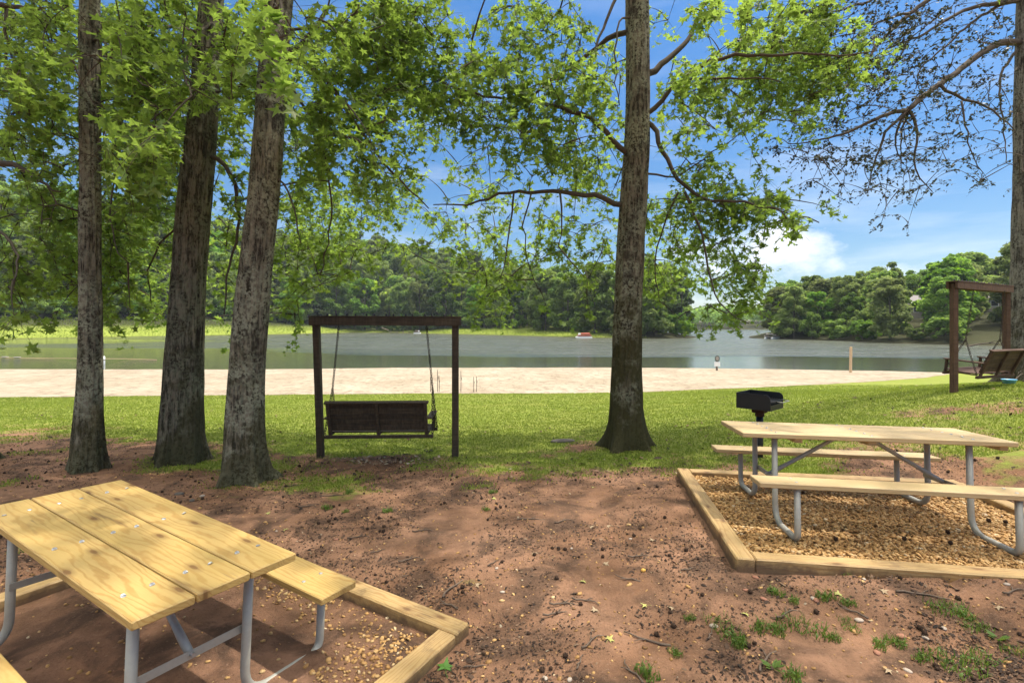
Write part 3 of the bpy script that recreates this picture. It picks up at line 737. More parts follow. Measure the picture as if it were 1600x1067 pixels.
grow(root, base, [(line(a, b_, c_), r0, r1) for a, b_, c_, r0, r1 in RL] + upper_limbs(path, rng, 7, 7.5, 12, 4, 4, (-1, 0)), np.concatenate([np.array(RC), up]), M['needle'], M['limb_c'], rng, OVAL, .060, 22, .15, .28, .8, .0065, droop=.25, petiole=.35)

# ------------------------------------------------------------------ trees on the far shores
def far_tree(kind, seed):
    rng = np.random.default_rng(seed); H = {'round': 16, 'tall': 18.5, 'pine': 20, 'bush': 5.5}[kind]; mb = MB(); tr = MB()
    lobes = []
    if kind == 'pine':
        for k in range(44):
            f_ = .08 + .86 * (k + rng.uniform(.2, .8)) / 44; z = H * f_; rr = (1.0 - f_) ** .8 * 4.8 + .3; a = rng.uniform(0, 2 * PI); q = rng.uniform(.2, 1)
            lobes.append((math.cos(a) * rr * q, math.sin(a) * rr * q, z, (.7 + .7 * rng.random()) * (1.2 - .62 * f_), .8))
    else:
        R = {'round': 5.0, 'tall': 4.9, 'bush': 3.0}[kind]; z0 = {'round': .03, 'tall': .04, 'bush': .02}[kind] * H
        for k in range(46 if kind != 'bush' else 34):
            f_ = rng.uniform(0, 1); a = rng.uniform(0, 2 * PI); prof = math.sin(PI * (.20 + .74 * f_)) ** .55
            q = R * prof * rng.uniform(.45, .95)
            lobes.append((math.cos(a) * q, math.sin(a) * q, z0 + (H - z0) * (.06 + .86 * f_), R * (rng.uniform(.22, .36) if kind != 'bush' else rng.uniform(.14, .3)), .8))
    per = {'pine': 95, 'round': 150, 'tall': 150, 'bush': 80}[kind]
    for (x, y, z, r, fl) in lobes:
        n = rng.normal(0, 1, (per, 3)); n[:, 2] += .35; n /= np.linalg.norm(n, axis=1)[:, None]
        pos = np.array([x, y, z]) + n * r * rng.uniform(.55, 1.08, (per, 1)) * np.array([1, 1, fl])
        nr = n + rng.normal(0, .55, n.shape) + np.array([0, 0, .35])
        sz = rng.uniform(.34, .66, per) * {'pine': .9, 'bush': .75}.get(kind, 1.0)
        scatter(mb, FARL, pos, nr, sz, np.clip(rng.normal(.5, .2, per) + rng.normal(0, .15), 0, 1), rng)
    tp = np.array([[0, 0, -1.0], [.1, 0, H * .3], [-.1, .1, H * .6], [0, 0, H * .92]])
    tr.tube(resample(tp, 1.5), np.linspace(.28, .05, len(resample(tp, 1.5))) * (H / 17), 7)
    if kind != 'bush':
        for k in range(5):
            l = lobes[k * 3]; tr.tube(resample([(0, 0, l[2] * .72), (l[0] * .5, l[1] * .5, l[2] * .9), (l[0], l[1], l[2])], 1.2), .07, 5)
    return mb, tr
def far_leaf_template():
    V = np.array([(0, -.5, 0), (.42, -.28, .05), (.5, .2, -.08), (.1, .52, .03), (-.4, .34, -.06), (-.5, -.2, .06)])
    return V, np.array([(0, 1, 5), (1, 2, 5), (2, 4, 5), (2, 3, 4)])
FARL = far_leaf_template()
PROTO = []
for kind, seed in (('round', 1), ('round', 2), ('round', 3), ('tall', 4), ('tall', 5), ('tall', 6), ('pine', 7), ('pine', 8), ('bush', 9), ('bush', 10)):
    mb, tr = far_tree(kind, seed)
    cm = mb.build('crown', M['far_pine' if kind == 'pine' else 'far_leaf']); tm = tr.build('trunk', M['far_trunk'], None, True)
    PROTO.append((kind, cm.data, tm.data)); bpy.data.objects.remove(cm); bpy.data.objects.remove(tm)
NAMES = {'round': 'broadleaf_tree', 'tall': 'forest_tree', 'pine': 'pine_tree', 'bush': 'shore_bush'}
DESC = {'round': 'round crowned green tree', 'tall': 'tall narrow green tree', 'pine': 'dark green pine', 'bush': 'low leafy bush'}
rf = np.random.default_rng(31)
def plant_far(x, y, kind, label, group, s=1.0, seed=None):
    c = [p_ for p_ in PROTO if p_[0] == kind]; p_ = c[rf.integers(len(c))]
    z = float(hillz(np.array([x]), np.array([y]))[0])
    r = bpy.data.objects.new(NAMES[kind], None); C.objects.link(r); r.location = (x, y, z)
    r.rotation_euler = (0, 0, rf.uniform(0, 2 * PI)); sw = s * rf.uniform(.9, 1.15) * (1.18 if s < .85 else 1); r.scale = (sw, sw, s * rf.uniform(.9, 1.12))
    tag(r, label, 'bush' if kind == 'bush' else 'tree', group)
    for nm, me in (('crown', p_[1]), ('trunk', p_[2])):
        o = bpy.data.objects.new(nm, me); C.objects.link(o); o.parent = r
placed = []
def ok(x, y, r): 
    for a, b_, c_ in placed:
        if (a - x) ** 2 + (b_ - y) ** 2 < (r * .5 + c_ * .5) ** 2: return False
    placed.append((x, y, r)); return True
cand = []
xs = rf.uniform(-230, 150, 30000); ys = rf.uniform(60, 330, 30000)
DC, DRR, _ = landdist(xs, ys)
def bank_gap(x): return float(np.interp(x, [-160, -100, -80, -60, -40, -25, 0, 18, 24, 30], [26, 22, 9, 3, 4, 14, 18, 12, 5, 2.5]))
order = np.argsort(np.hypot(xs, ys)); NF = {'c': 0, 'r': 0}
front_c, front_r = [], []
for k in order:
    x, y = xs[k], ys[k]; px = CX + F * x / y
    if px < -60 or px > 1660: continue
    if DC[k] > 0:
        gap = bank_gap(x); dd = DC[k] - gap
        if dd < 0 or dd > (62 if x > -15 else 95) or (y > 330): continue
        if ok(x, y, 4.4 if dd < 2 else (7.0 if dd < 10 else 10.0)): cand.append(('c', x, y, dd))
    elif DRR[k] > 0:
        dd = DRR[k] - .5
        if dd < 0 or dd > 58 or px < 1214 + .6 * dd: continue
        if 92 < x < 103 and 94 < y < 118 and dd > 6 and False: continue
        if ((1400 < px < 1470 and y < 126) or (1508 < px < 1590 and y < 122)) and dd > 1.5: continue
        if ok(x, y, 3.6 if dd < 2.2 else (5.6 if dd < 12 else 8.6)): cand.append(('r', x, y, dd))
# order the front row along each shore so that a label can say which tree it is
fr = {'c': [q for q in cand if q[0] == 'c' and q[3] < 7], 'r': [q for q in cand if q[0] == 'r' and q[3] < 7]}
ORD = ['first', 'second', 'third', 'fourth', 'fifth', 'sixth', 'seventh', 'eighth', 'ninth', 'tenth', 'eleventh', 'twelfth', 'thirteenth', 'fourteenth', 'fifteenth', 'sixteenth', 'seventeenth', 'eighteenth', 'nineteenth', 'twentieth']
rank = {}
for z_ in fr:
    for i_, q in enumerate(sorted(fr[z_], key=lambda q: q[1] / q[2])): rank[(q[1], q[2])] = i_
SHORE = {'c': 'opposite shore', 'r': 'right shore'}
n_far = 0; print('far candidates', len(cand))
for z_, x, y, dd in cand:
    if n_far >= 560: break
    u = rf.random()
    if z_ == 'r': kind = 'bush' if dd < 2.2 and (u < .75 or 1405 < CX + F * x / y < 1465 or 1520 < CX + F * x / y < 1585) else ('round' if u < .62 else 'tall'); s = (rf.uniform(.4, .5) if (1405 < CX + F * x / y < 1465 or 1520 < CX + F * x / y < 1585) else rf.uniform(.7, 1.0)) if kind == 'bush' else (rf.uniform(.56, .74) if dd < 10 else rf.uniform(.64, .84))
    else:
        kind = 'bush' if dd < 2.5 and u < .7 else ('round' if u < .55 else ('tall' if u < .9 else 'pine')); s = rf.uniform(.85, 1.1) * (1.32 if x < -15 else 1.05)
    if (x, y) in rank:
        i_ = rank[(x, y)]; n_ = len(fr[z_]); from_right = n_ - 1 - i_
        if i_ <= from_right: lab = '%s, %s from the left in the front row on the %s' % (DESC[kind], ORD[min(i_, 19)], SHORE[z_])
        else: lab = '%s, %s from the right in the front row on the %s' % (DESC[kind], ORD[min(from_right, 19)], SHORE[z_])
    else: lab = '%s in the wood behind the front row on the %s' % (DESC[kind], SHORE[z_])
    plant_far(x, y, kind, lab, '%ss in the wood on the %s' % (DESC[kind], SHORE[z_]) if (x, y) not in rank else 'front row of trees on the %s' % SHORE[z_], s); n_far += 1
# the wood beyond the channel, too far to count
mb = MB(); rw = np.random.default_rng(9)
for k in range(420):
    x = rw.uniform(105, 420); y = rw.uniform(408, 520)
    if not (x / y < .66): continue
    z = float(hillz(np.array([x]), np.array([y]))[0]); H = rw.uniform(11, 19); n = rw.normal(0, 1, (46, 3)); n[:, 2] = np.abs(n[:, 2]) * 1.0 - .25; n /= np.linalg.norm(n, axis=1)[:, None]
    pos = np.array([x, y, z + H * .45]) + n * np.array([5, 5, H * .52]) * rw.uniform(.75, 1.05, (46, 1))
    scatter(mb, FARL, pos, n + rw.normal(0, .4, n.shape), rw.uniform(1.6, 3.0, 46), np.clip(rw.normal(.5, .2, 46), 0, 1), rw)
o = mb.build('distant_wood', M['far_leaf']); tag(o, 'bluish green wood on the farthest shore beyond the channel', 'wood'); o['kind'] = 'stuff'

# ------------------------------------------------------------------ grass, reeds, weeds
def blades(mb, x, y, z, h, w, rng, lean=.5, tone=None):
    n = len(x); a = rng.uniform(0, 2 * PI, n); b_ = rng.uniform(0, 2 * PI, n); l = rng.uniform(0, lean, n) * h
    px_, py_ = np.cos(a) * w / 2, np.sin(a) * w / 2
    base_ = np.stack([x, y, z - .004], 1)
    v0 = base_ + np.stack([px_, py_, 0 * x], 1); v1 = base_ - np.stack([px_, py_, 0 * x], 1)
    md = base_ + np.stack([np.cos(b_) * l * .35, np.sin(b_) * l * .35, h * .6], 1)
    tp = base_ + np.stack([np.cos(b_) * l, np.sin(b_) * l, h], 1)
    m0 = md + np.stack([px_, py_, 0 * x], 1) * .7; m1 = md - np.stack([px_, py_, 0 * x], 1) * .7
    V = np.stack([v0, v1, m0, m1, tp], 1).reshape(-1, 3); k = np.arange(n)[:, None] * 5
    T = np.concatenate([k + np.array([2, 3, 4])]); Qd = k + np.array([0, 1, 3, 2])
    t_ = np.clip(rng.normal(.5, .25, n), 0, 1) if tone is None else tone
    mb.add(V, T, Qd, np.repeat(t_, 5))
rg = np.random.default_rng(3)
n = 540000
d = 5.6 + (22.5 - 5.6) * rg.random(n) ** 1.25; s_ = rg.uniform(-1.45, 1.45, n); x = d * s_; y = d
gmv = grass_mask(x, y); keep = (rg.random(n) < (gmv - .12) * 1.1) & (y < beach_edge(x) + .05)
x, y = x[keep], y[keep]; print('blades', len(x))
sh = fbm(x * .35, y * .35, 61); hh_ = rg.uniform(.016, .038, len(x)) * (.7 + .6 * sh)
mb = MB(); blades(mb, x, y, gz(x, y), hh_, rg.uniform(.007, .013, len(x)) * (.6 + y / 12), rg, .9, np.clip(rg.normal(.5, .2, len(x)) + (sh - .5) * 1.1, 0, 1))
o = mb.build('grass', M['grass']); tag(o, 'short mown green lawn between the trees and the beach', 'grass'); o['kind'] = 'stuff'
# taller grass on the far bank
xs = rf.uniform(-175, 34, 170000); ys = rf.uniform(95, 235, 170000); dc, _, _ = landdist(xs, ys)
gp = np.interp(xs, [-160, -100, -80, -60, -40, -25, 0, 18, 24, 30], [26, 22, 9, 3, 4, 14, 18, 12, 5, 2.5])
k = (dc > .2) & (dc < gp + 1); xs, ys = xs[k], ys[k]
mb = MB(); blades(mb, xs, ys, hillz(xs, ys), rg.uniform(.15, .42, len(xs)), rg.uniform(.08, .18, len(xs)), rg, .6)
o = mb.build('bank_grass', M['reed']); tag(o, 'tall yellow green grass along the bank of the opposite shore', 'grass'); o['kind'] = 'stuff'
# weeds in the bare dirt
def weed(kind, seed):
    r = np.random.default_rng(seed); mb = MB()
    if kind == 'broad':
        n = 9; a = r.uniform(0, 2 * PI, n); el = r.uniform(.2, .8, n)
        pos = np.stack([np.cos(a) * .05, np.sin(a) * .05, .015 + .03 * r.random(n)], 1); ud = np.stack([np.cos(a), np.sin(a), el], 1)
        nr = np.stack([-np.cos(a) * el, -np.sin(a) * el, np.ones(n)], 1)
        scatter(mb, OVAL, pos, nr, r.uniform(.06, .1, n), r.uniform(.3, .9, n), r, ud)
    else:
        n = 70 if kind == 'tuft' else 110; sp = .045 if kind == 'tuft' else .085
        x, y = np.clip(r.normal(0, sp, n), -1.4 * sp, 1.4 * sp), np.clip(r.normal(0, sp * .6, n), -.9 * sp, .9 * sp)
        blades(mb, x, y, x * 0, r.uniform(.025, .075, n), np.full(n, .006), r, 1.1)
        m_ = 26; pos = np.stack([np.clip(r.normal(0, sp, m_), -1.2 * sp, 1.2 * sp), np.clip(r.normal(0, sp * .6, m_), -.8 * sp, .8 * sp), r.uniform(.008, .04, m_)], 1)
        scatter(mb, OVAL, pos, r.normal(0, .5, (m_, 3)) + np.array([0, 0, 1]), r.uniform(.016, .032, m_), r.uniform(.2, 1, m_), r)
    return mb
WP = {}
for kind, seed in (('tuft', 1), ('mat', 2), ('broad', 3)):
    o = weed(kind, seed).build('weed', M['weed']); WP[kind] = o
def ground_at(px, py):
    d = 3.0
    for _ in range(30): d = (HC - float(gz((px - CX) / F * d, d))) * F / (py - CY)
    q = P(px, py, d); q[2] = float(gz(q[0], q[1])); return q
WEEDS = [(1078, 967, 'tuft'), (1130, 983, 'mat'), (1156, 1009, 'tuft'), (1056, 1022, 'tuft'), (1189, 983, 'tuft'), (1212, 928, 'tuft'), (1241, 940, 'tuft'), (1251, 980, 'mat'), (1215, 987, 'tuft'), (1325, 944, 'tuft'), (1327, 977, 'mat'), (1482, 954, 'mat'), (1505, 962, 'tuft'), (1524, 980, 'mat'), (1488, 1039, 'mat'), (1530, 1032, 'mat'), (1208, 1045, 'broad'), (1240, 1060, 'tuft'), (1400, 1006, 'tuft'), (1374, 1009, 'tuft'), (1589, 1019, 'mat'), (1156, 1004, 'tuft'), (1300, 998, 'tuft'), (1560, 1000, 'broad'), (1290, 935, 'tuft'), (1320, 900, 'tuft'), (1440, 1030, 'tuft'), (1010, 1055, 'tuft'), (605, 800, 'tuft'), (760, 797, 'tuft'), (540, 800, 'tuft'), (510, 795, 'tuft'), (40, 860, 'mat'), (20, 865, 'tuft'), (545, 770, 'tuft'), (770, 770, 'tuft')]
first = set()
for i_, (px, py, kind) in enumerate(WEEDS):
    o = WP[kind]
    if kind in first: o = o.copy(); C.objects.link(o)
    first.add(kind); q = ground_at(px, py); o.location = q; o.rotation_euler = (0, 0, i_ * 1.7); s = .55 + .45 * ((i_ * 37) % 10) / 10; o.scale = (s, s, s)
    where = 'in front of the right timber border' if px > 1180 else ('in bare dirt left of the right border' if px > 1000 else ('beside the left picnic table' if px < 100 else 'in bare dirt between the trees and the camera'))
    tag(o, {'tuft': 'small grassy green weed ', 'mat': 'spreading mat of green weed ', 'broad': 'broad leaved little green weed '}[kind] + where, 'weed', 'weeds growing in the bare dirt')

# ------------------------------------------------------------------ picnic tables
def rounded(pts, r, n=7):
    """polyline whose inner corners are rounded with radius r"""
    pts = [np.array(p_, float) for p_ in pts]; out = [pts[0]]
    for k in range(1, len(pts) - 1):
        a = pts[k - 1] - pts[k]; b_ = pts[k + 1] - pts[k]; la, lb = np.linalg.norm(a), np.linalg.norm(b_); a /= la; b_ /= lb
        q = min(r if np.isscalar(r) else r[k - 1], la * .49, lb * .49); p0, p1 = pts[k] + a * q, pts[k] + b_ * q
        for s in np.linspace(0, 1, n): out.append((1 - s) ** 2 * p0 + 2 * s * (1 - s) * pts[k] + s * s * p1)
    out.append(pts[-1]); return np.array(out)
W_TOP, B_IN, B_W, B_H = .704, .162, .233, .458
def picnic_table(label, c, th, z0, L, ta, tb, wood, gnear, gfar, seed):
    rng = random.Random(seed)
    t_ = empty('picnic_table', label, 'picnic table', (c[0], c[1], z0), 'picnic tables'); t_.rotation_euler = (tb, -ta, th)
    h = L / 2; w = W_TOP / 2; pw = (W_TOP - .016) / 3
    top = MB()
    for k in range(3):
        y0 = -w + k * (pw + .008); e = rng.uniform(-.006, .006)
        top.board(-h + e, h + e, y0, y0 + pw, .722, .76, .005, rng.random())
    top = top.build('tabletop', wood, t_)
    for side in (-1, 1):
        y0 = w + B_IN; y0, y1 = (y0, y0 + B_W) if side > 0 else (-y0 - B_W, -y0)
        sm = MB(); sm.board(-h, h, y0, y1, B_H - .038, B_H, .005, rng.random()); seat = sm.build('seat', wood, t_)
        for x in (-.72, .72):
            for y in (y0 + .06, y1 - .06):
                bm = MB(); bm.tube([(x, y, B_H - .001), (x, y, B_H + .0025), (x, y, B_H + .004)], [.0105, .0105, .007], 12); bm.build('bolt', M['bolt'], seat)
    for x in (-.72, 0, .72):
        for k in range(3):
            for q in (.27, .73):
                y = -w + k * (pw + .008) + pw * q; bm = MB()
                bm.tube([(x + rng.uniform(-.008, .008), y, .759)] * 1 + [(x, y, .7625), (x, y, .764)], [.0105, .0105, .007], 12); bm.build('bolt', M['bolt'], top)
    r = .0225
    for x in (-.72, .72):
        for side in (-1, 1):
            g0 = gnear if side < 0 else gfar
            mb = MB(); y = lambda q: side * q
            mb.tube(rounded([(x, y(.25), .716), (x, y(.25), g0 + r), (x, y(.70), g0 + r), (x, y(.70), B_H - .042)], (.15, .075), 9), r, 16)
            mb.build('leg', M['steel'], t_, True)
            sb = MB(); sb.board(x - .02, x + .02, min(y(.53), y(.74)), max(y(.53), y(.74)), B_H - .044, B_H - .0395, .001); sb.build('seat_bracket', M['steel'], t_)
        mb = MB(); mb.board(x - .024, x + .024, -.325, .325, .7155, .7205, .001); mb.build('top_bracket', M['steel'], t_)
        sx = 1 if x > 0 else -1
        mb = MB(); mb.board(x - sx * .026 - .003, x - sx * .026 + .003, -.265, .265, .335, .375, .001); mb.build('cross_bar', M['steel'], t_)
        mb = MB(); p0 = np.array([x - sx * .045, 0, .36]); p1 = np.array([sx * .1, 0, .712]); dv = (p1 - p0) / np.linalg.norm(p1 - p0)
        mb.tube([p0 - dv * .02, p0 + dv * .09, p0 + dv * .16, p1 - dv * .1, p1], [.019, .019, .0165, .0165, .016], 14); mb.build('brace', M['steel'], t_, True)
        mb = MB(); mb.tube([(x - sx * .005, 0, .36), (x - sx * .062, 0, .36), (x - sx * .072, 0, .36)], [.008, .013, .009], 10); mb.build('brace_bolt', M['bolt'], t_)
    for x in ((-.55, 0, .93) if L > 1.95 else (0,)):
        mb = MB(); mb.board(x - .03, x + .03, -.30, .30, .684, .7205, .004, rng.random(), axis=1); mb.build('cleat', wood, t_)
    return t_
picnic_table('honey coloured picnic table inside the gravel filled timber border, right', CR, TH_R, 0.0, 1.991, -.005, -.047, M['pine_grey'], .012, .058, 3)
picnic_table('yellow new pine picnic table on bare dirt, nearest the camera at left', CL, TH_L, -.187, 1.896, -.035, -.023, M['pine'], .0, -.012, 8)

# timber borders round the pits
def border(label, c, th, z0, ta, tb, box, hb, ht, wd, seed, mat):
    r = random.Random(seed); o = empty('timber_border', label, 'timber border', (c[0], c[1], z0), 'timber borders of the picnic pits'); o.rotation_euler = (tb, -ta, th)
    a, b_, d_, e = box
    for ax, bb in ((1, (a, a + wd, d_, e)), (0, (a + wd + .002, b_, d_, d_ + wd)), (0, (a + wd + .002, b_, e - wd, e)), (1, (b_ - wd, b_, d_ + wd + .002, e - wd - .002))):
        mb = MB()
        # local frame of each timber: long axis X so that the grain runs along it
        lx = (bb[1] - bb[0]) if ax == 0 else (bb[3] - bb[2]); cx_, cy_ = (bb[0] + bb[1]) / 2, (bb[2] + bb[3]) / 2
        mb.board(-lx / 2, lx / 2, -wd / 2, wd / 2, -hb, ht + r.uniform(-.004, .004), .009, r.random())
        t_ = mb.build('timber', mat, o); t_.location = (cx_, cy_, 0); t_.rotation_euler = (0, 0, PI / 2 if ax else 0)
    return o
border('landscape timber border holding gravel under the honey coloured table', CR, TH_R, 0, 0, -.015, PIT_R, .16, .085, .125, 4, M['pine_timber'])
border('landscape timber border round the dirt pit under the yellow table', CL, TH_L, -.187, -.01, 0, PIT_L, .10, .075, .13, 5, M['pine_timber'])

# gravel in the right pit: one heap of pebbles nobody could count
def pebble_template():
    import bmesh
    bm = bmesh.new(); bmesh.ops.create_icosphere(bm, subdivisions=1, radius=1.0); bm.verts.ensure_lookup_table()
    V = np.array([v.co[:] for v in bm.verts]); T = np.array([[v.index for v in f.verts] for f in bm.faces]); bm.free(); return V, T
PEB = pebble_template()
def pebbles(mb, pos, size, tone, rng, flat=.6):
    V, T = PEB; n = len(pos)
    Vn = V[None] * (1 + rng.normal(0, .09, (n, len(V), 1))); Vn = Vn * (rng.uniform(.6, 1.25, (n, 1, 3)) * np.array([1.1, .95, flat]))
    a = rng.uniform(0, 2 * PI, n); ca, sa = np.cos(a)[:, None], np.sin(a)[:, None]
    t1 = rng.normal(0, .35, n)[:, None]; z = Vn[:, :, 2] + t1 * Vn[:, :, 0]
    X = Vn[:, :, 0] * ca - Vn[:, :, 1] * sa; Y = Vn[:, :, 0] * sa + Vn[:, :, 1] * ca
    W = pos[:, None] + size[:, None, None] * np.stack([X, Y, z], -1)
    TT = (T[None] + (np.arange(n) * len(V))[:, None, None]).reshape(-1, 3); mb.add(W.reshape(-1, 3), TT, None, np.repeat(tone, len(V)))
rp = np.random.default_rng(14)
a, b_, d_, e = PIT_R; n = 25000
u = rp.uniform(a + .125, b_ - .125, n); v = rp.uniform(d_ + .125, e - .125, n)
q = world(CR, TH_R, u, v); hz = .030 + .018 * (fbm(u * 2.2, v * 2.2, 71) - .5) + rp.uniform(-.012, .012, n)
pos = np.stack([q[0], q[1], -.015 * v + hz], 1)
mb = MB(); pebbles(mb, pos, np.minimum(rp.gamma(2.6, .0034, n) + .0035, .021), np.clip(rp.normal(.5, .22, n), 0, 1), rp)
V, Q = grid(np.linspace(a + .1, b_ - .1, 60), np.linspace(d_ + .1, e - .1, 50), lambda x, y: x * 0)
Wd = world(CR, TH_R, V[:, 0], V[:, 1]); V2 = np.stack([Wd[0], Wd[1], -.015 * V[:, 1] + .018 + .01 * (fbm(V[:, 0] * 5, V[:, 1] * 5, 5) - .5)], 1); mb.add(V2, None, Q, .12)
o = mb.build('gravel', M['pebble'], None, True); tag(o, 'tan and brown river pebbles filling the right timber border', 'gravel'); o['kind'] = 'stuff'
# scattered pebbles in the left pit
a, b_, d_, e = PIT_L; n = 900
u = np.r_[rp.uniform(a + .14, b_ - .14, 380), rp.normal(1.10, .14, 430), rp.normal(.3, .45, 240)]; v = np.r_[rp.uniform(d_ + .14, e - .14, 380), rp.normal(.80, .20, 430), rp.normal(.95, .10, 240)]
k = (u > a + .14) & (u < b_ - .14) & (v > d_ + .14) & (v < e - .14); u, v = u[k], v[k]; n = len(u); q = world(CL, TH_L, u, v)
mb = MB(); pebbles(mb, np.stack([q[0], q[1], gz(q[0], q[1]) + .003], 1), np.minimum(rp.gamma(3, .0024, n) + .003, .0155), np.clip(rp.normal(.48, .24, n), 0, 1), rp)
o = mb.build('loose_gravel', M['pebble'], None, True); tag(o, 'loose pale pebbles scattered over the dirt of the left pit', 'gravel'); o['kind'] = 'stuff'

# ------------------------------------------------------------------ litter on the dirt
def in_view(x, y): return (np.abs(x) < y * 1.06 + .2) & (y > 2.1)
rl = np.random.default_rng(23)
def dirt_points(n, ymax=8.6, clump=None):
    y = 2.2 + (ymax - 2.2) * rl.random(n) ** 1.25; x = rl.uniform(-1.3, 1.3, n) * y
    uR, vR = local(CR, TH_R, x, y); uL, vL = local(CL, TH_L, x, y)
    k = (grass_mask(x, y) < .55) & (sd_box(uR, vR, PIT_R) > .02) & (sd_box(uL, vL, PIT_L) > .02)
    if clump is not None: k &= fbm(x * 1.7, y * 1.7, clump, 3) > rl.uniform(.34, .66, n)
    return x[k], y[k]
x, y = dirt_points(185000, 9, 55); n = len(x); mb = MB()
scatter(mb, OVAL, np.stack([x, y, gz(x, y) + .004], 1), rl.normal(0, .35, (n, 3)) + np.array([0, 0, 1]), rl.gamma(2.2, .0050, n) + .004, np.clip(rl.beta(1.6, 2.6, n), 0, 1), rl)
x, y = dirt_points(5000, 8, 55); n = len(x)
for i_ in range(n):
    if i_ % 2: continue
    l = rl.uniform(.02, .08); a = rl.uniform(0, 2 * PI); z = float(gz(x[i_], y[i_])) + .005; dx, dy = math.cos(a) * l / 2, math.sin(a) * l / 2
    mb.tube([(x[i_] - dx, y[i_] - dy, z), (x[i_] + rl.normal(0, .004), y[i_] + rl.normal(0, .004), z + .003), (x[i_] + dx, y[i_] + dy, z + .001)], rl.uniform(.001, .0025), 4, rl.uniform(.1, .8))
n = 5200; y = 6.0 + 9 * rl.random(n) ** 1.4; x = rl.uniform(-1.0, 1.06, n) * y; k = (fbm(x * .8, y * .8, 97) > rl.uniform(.42, .62, n)); x, y = x[k], y[k]; n = len(x)
scatter(mb, OVAL, np.stack([x, y, gz(x, y) + .02], 1), rl.normal(0, .35, (n, 3)) + np.array([0, 0, 1]), rl.gamma(3, .010, n) + .008, np.clip(rl.beta(1.6, 2.0, n), 0, 1), rl)
n = 260; x, y = rl.normal(-1.75, .42, n), rl.normal(7.12, .16, n)      # pale worn roots and chips under the swing
scatter(mb, OVAL, np.stack([x, y, gz(x, y) + .008], 1), rl.normal(0, .35, (n, 3)) + np.array([0, 0, 1]), rl.gamma(3, .012, n) + .01, np.clip(rl.normal(.88, .08, n), 0, 1), rl)
o = mb.build('leaf_litter', M['litter']); tag(o, 'dark crumbled leaves and twig bits over the dirt and lawn edge', 'leaf litter'); o['kind'] = 'stuff'
x, y = dirt_points(7000, 8.5); n = len(x); mb = MB()
pebbles(mb, np.stack([x, y, gz(x, y) + .001], 1), rl.gamma(2.2, .0022, n) + .0025, np.clip(rl.normal(.38, .26, n), 0, 1), rl)
o = mb.build('small_stones', M['pebble'], None, True); tag(o, 'tiny tan and orange stones strewn over the red dirt', 'stones'); o['kind'] = 'stuff'
# sweetgum seed balls
V, T = PEB
def gumball():
    import bmesh
    bm = bmesh.new(); bmesh.ops.create_icosphere(bm, subdivisions=2, radius=.0135); bm.verts.ensure_lookup_table()
    V = np.array([v.co[:] for v in bm.verts]); T = np.array([[v.index for v in f.verts] for f in bm.faces]); bm.free()
    mb = MB(); mb.add(V, T)
    for k, p_ in enumerate(V[::2]):                                      # spiky beaks
        d_ = p_ / np.linalg.norm(p_); s = np.cross(d_, [.3, .5, .8]); s /= np.linalg.norm(s); w_ = np.cross(d_, s)
        mb.add([p_ + s * .003, p_ - s * .0015 + w_ * .0026, p_ - s * .0015 - w_ * .0026, p_ + d_ * .0055], [(0, 1, 3), (1, 2, 3), (2, 0, 3)])
    return mb
gb = gumball().build('seed_ball', M['gumball'])
x, y = dirt_points(2600, 8.2, 55); k = np.argsort(y)[:270 + 0]; sel = rl.permutation(np.nonzero(np.abs(x) < y * 1.04)[0])[:275]
for i_, j in enumerate(sel):
    o = gb if i_ == 0 else gb.copy()
    if i_: C.objects.link(o)
    s = rl.uniform(.6, 1.15); o.location = (x[j], y[j], float(gz(x[j], y[j])) + .009 * s); o.scale = (s, s, s); o.rotation_euler = tuple(rl.uniform(0, 6, 3))
    tag(o, 'dark spiky sweetgum seed ball lying on the red dirt', 'seed ball', 'sweetgum seed balls on the dirt')
# seed balls on the gravel of the right pit
for i_, (px, py) in enumerate(((1306, 846), (1413, 845), (1485, 852), (1481, 834), (1545, 815), (1571, 817), (1255, 770), (1483, 778))):
    o = gb.copy(); C.objects.link(o); d = (HC - .05) * F / (py - CY); q = P(px, py, d); o.location = (q[0], q[1], .062 - .015 * local(CR, TH_R, q[0], q[1])[1]); o.scale = (1.15,) * 3
    tag(o, 'dark spiky sweetgum seed ball lying on the tan gravel', 'seed ball', 'sweetgum seed balls on the gravel')
# sticks
SP = []
for k in range(4):
    l = (.12, .18, .26, .34)[k]; n = 7; s = np.linspace(-.5, .5, n); mb = MB()
    pts = np.stack([s * l, .05 * l * np.sin(s * 5 + k) + rl.normal(0, .006, n), np.abs(rl.normal(0, .003, n))], 1); mb.tube(pts, np.linspace(.0065, .003, n) * (.8 + .15 * k), 6)
    if k > 0: mb.tube([pts[3], pts[3] + np.array([l * .12, l * .1, .008]), pts[3] + np.array([l * .22, l * .2, .006])], [.0035, .003, .0015], 5)
    SP.append(mb.build('stick', M['stick'], None, True))
STICKS = [(712, 915, 3, 1.2), (742, 1042, 0, .1), (1000, 870, 1, .0), (925, 1003, 1, .7), (880, 945, 1, -.1), (915, 940, 1, -.4), (1075, 890, 0, .3), (905, 1035, 0, 1.2), (870, 960, 1, .1), (880, 815, 1, .4), (590, 862, 0, .6), (480, 792, 1, .1), (640, 875, 1, .4), (520, 775, 2, .2), (988, 1050, 1, 1.9), (1440, 930, 2, -.3), (1330, 955, 1, 2.0), (1585, 925, 1, .2), (700, 945, 1, 2.4), (1200, 1030, 2, .8), (560, 840, 1, .2), (830, 812, 2, 0), (1110, 990, 0, 1), (980, 905, 1, 2.6), (455, 760, 1, .3), (1230, 960, 1, .4), (1010, 1000, 2, 2.7), (350, 735, 2, .5), (770, 880, 0, .9), (660, 830, 1, .1)]
used = set()
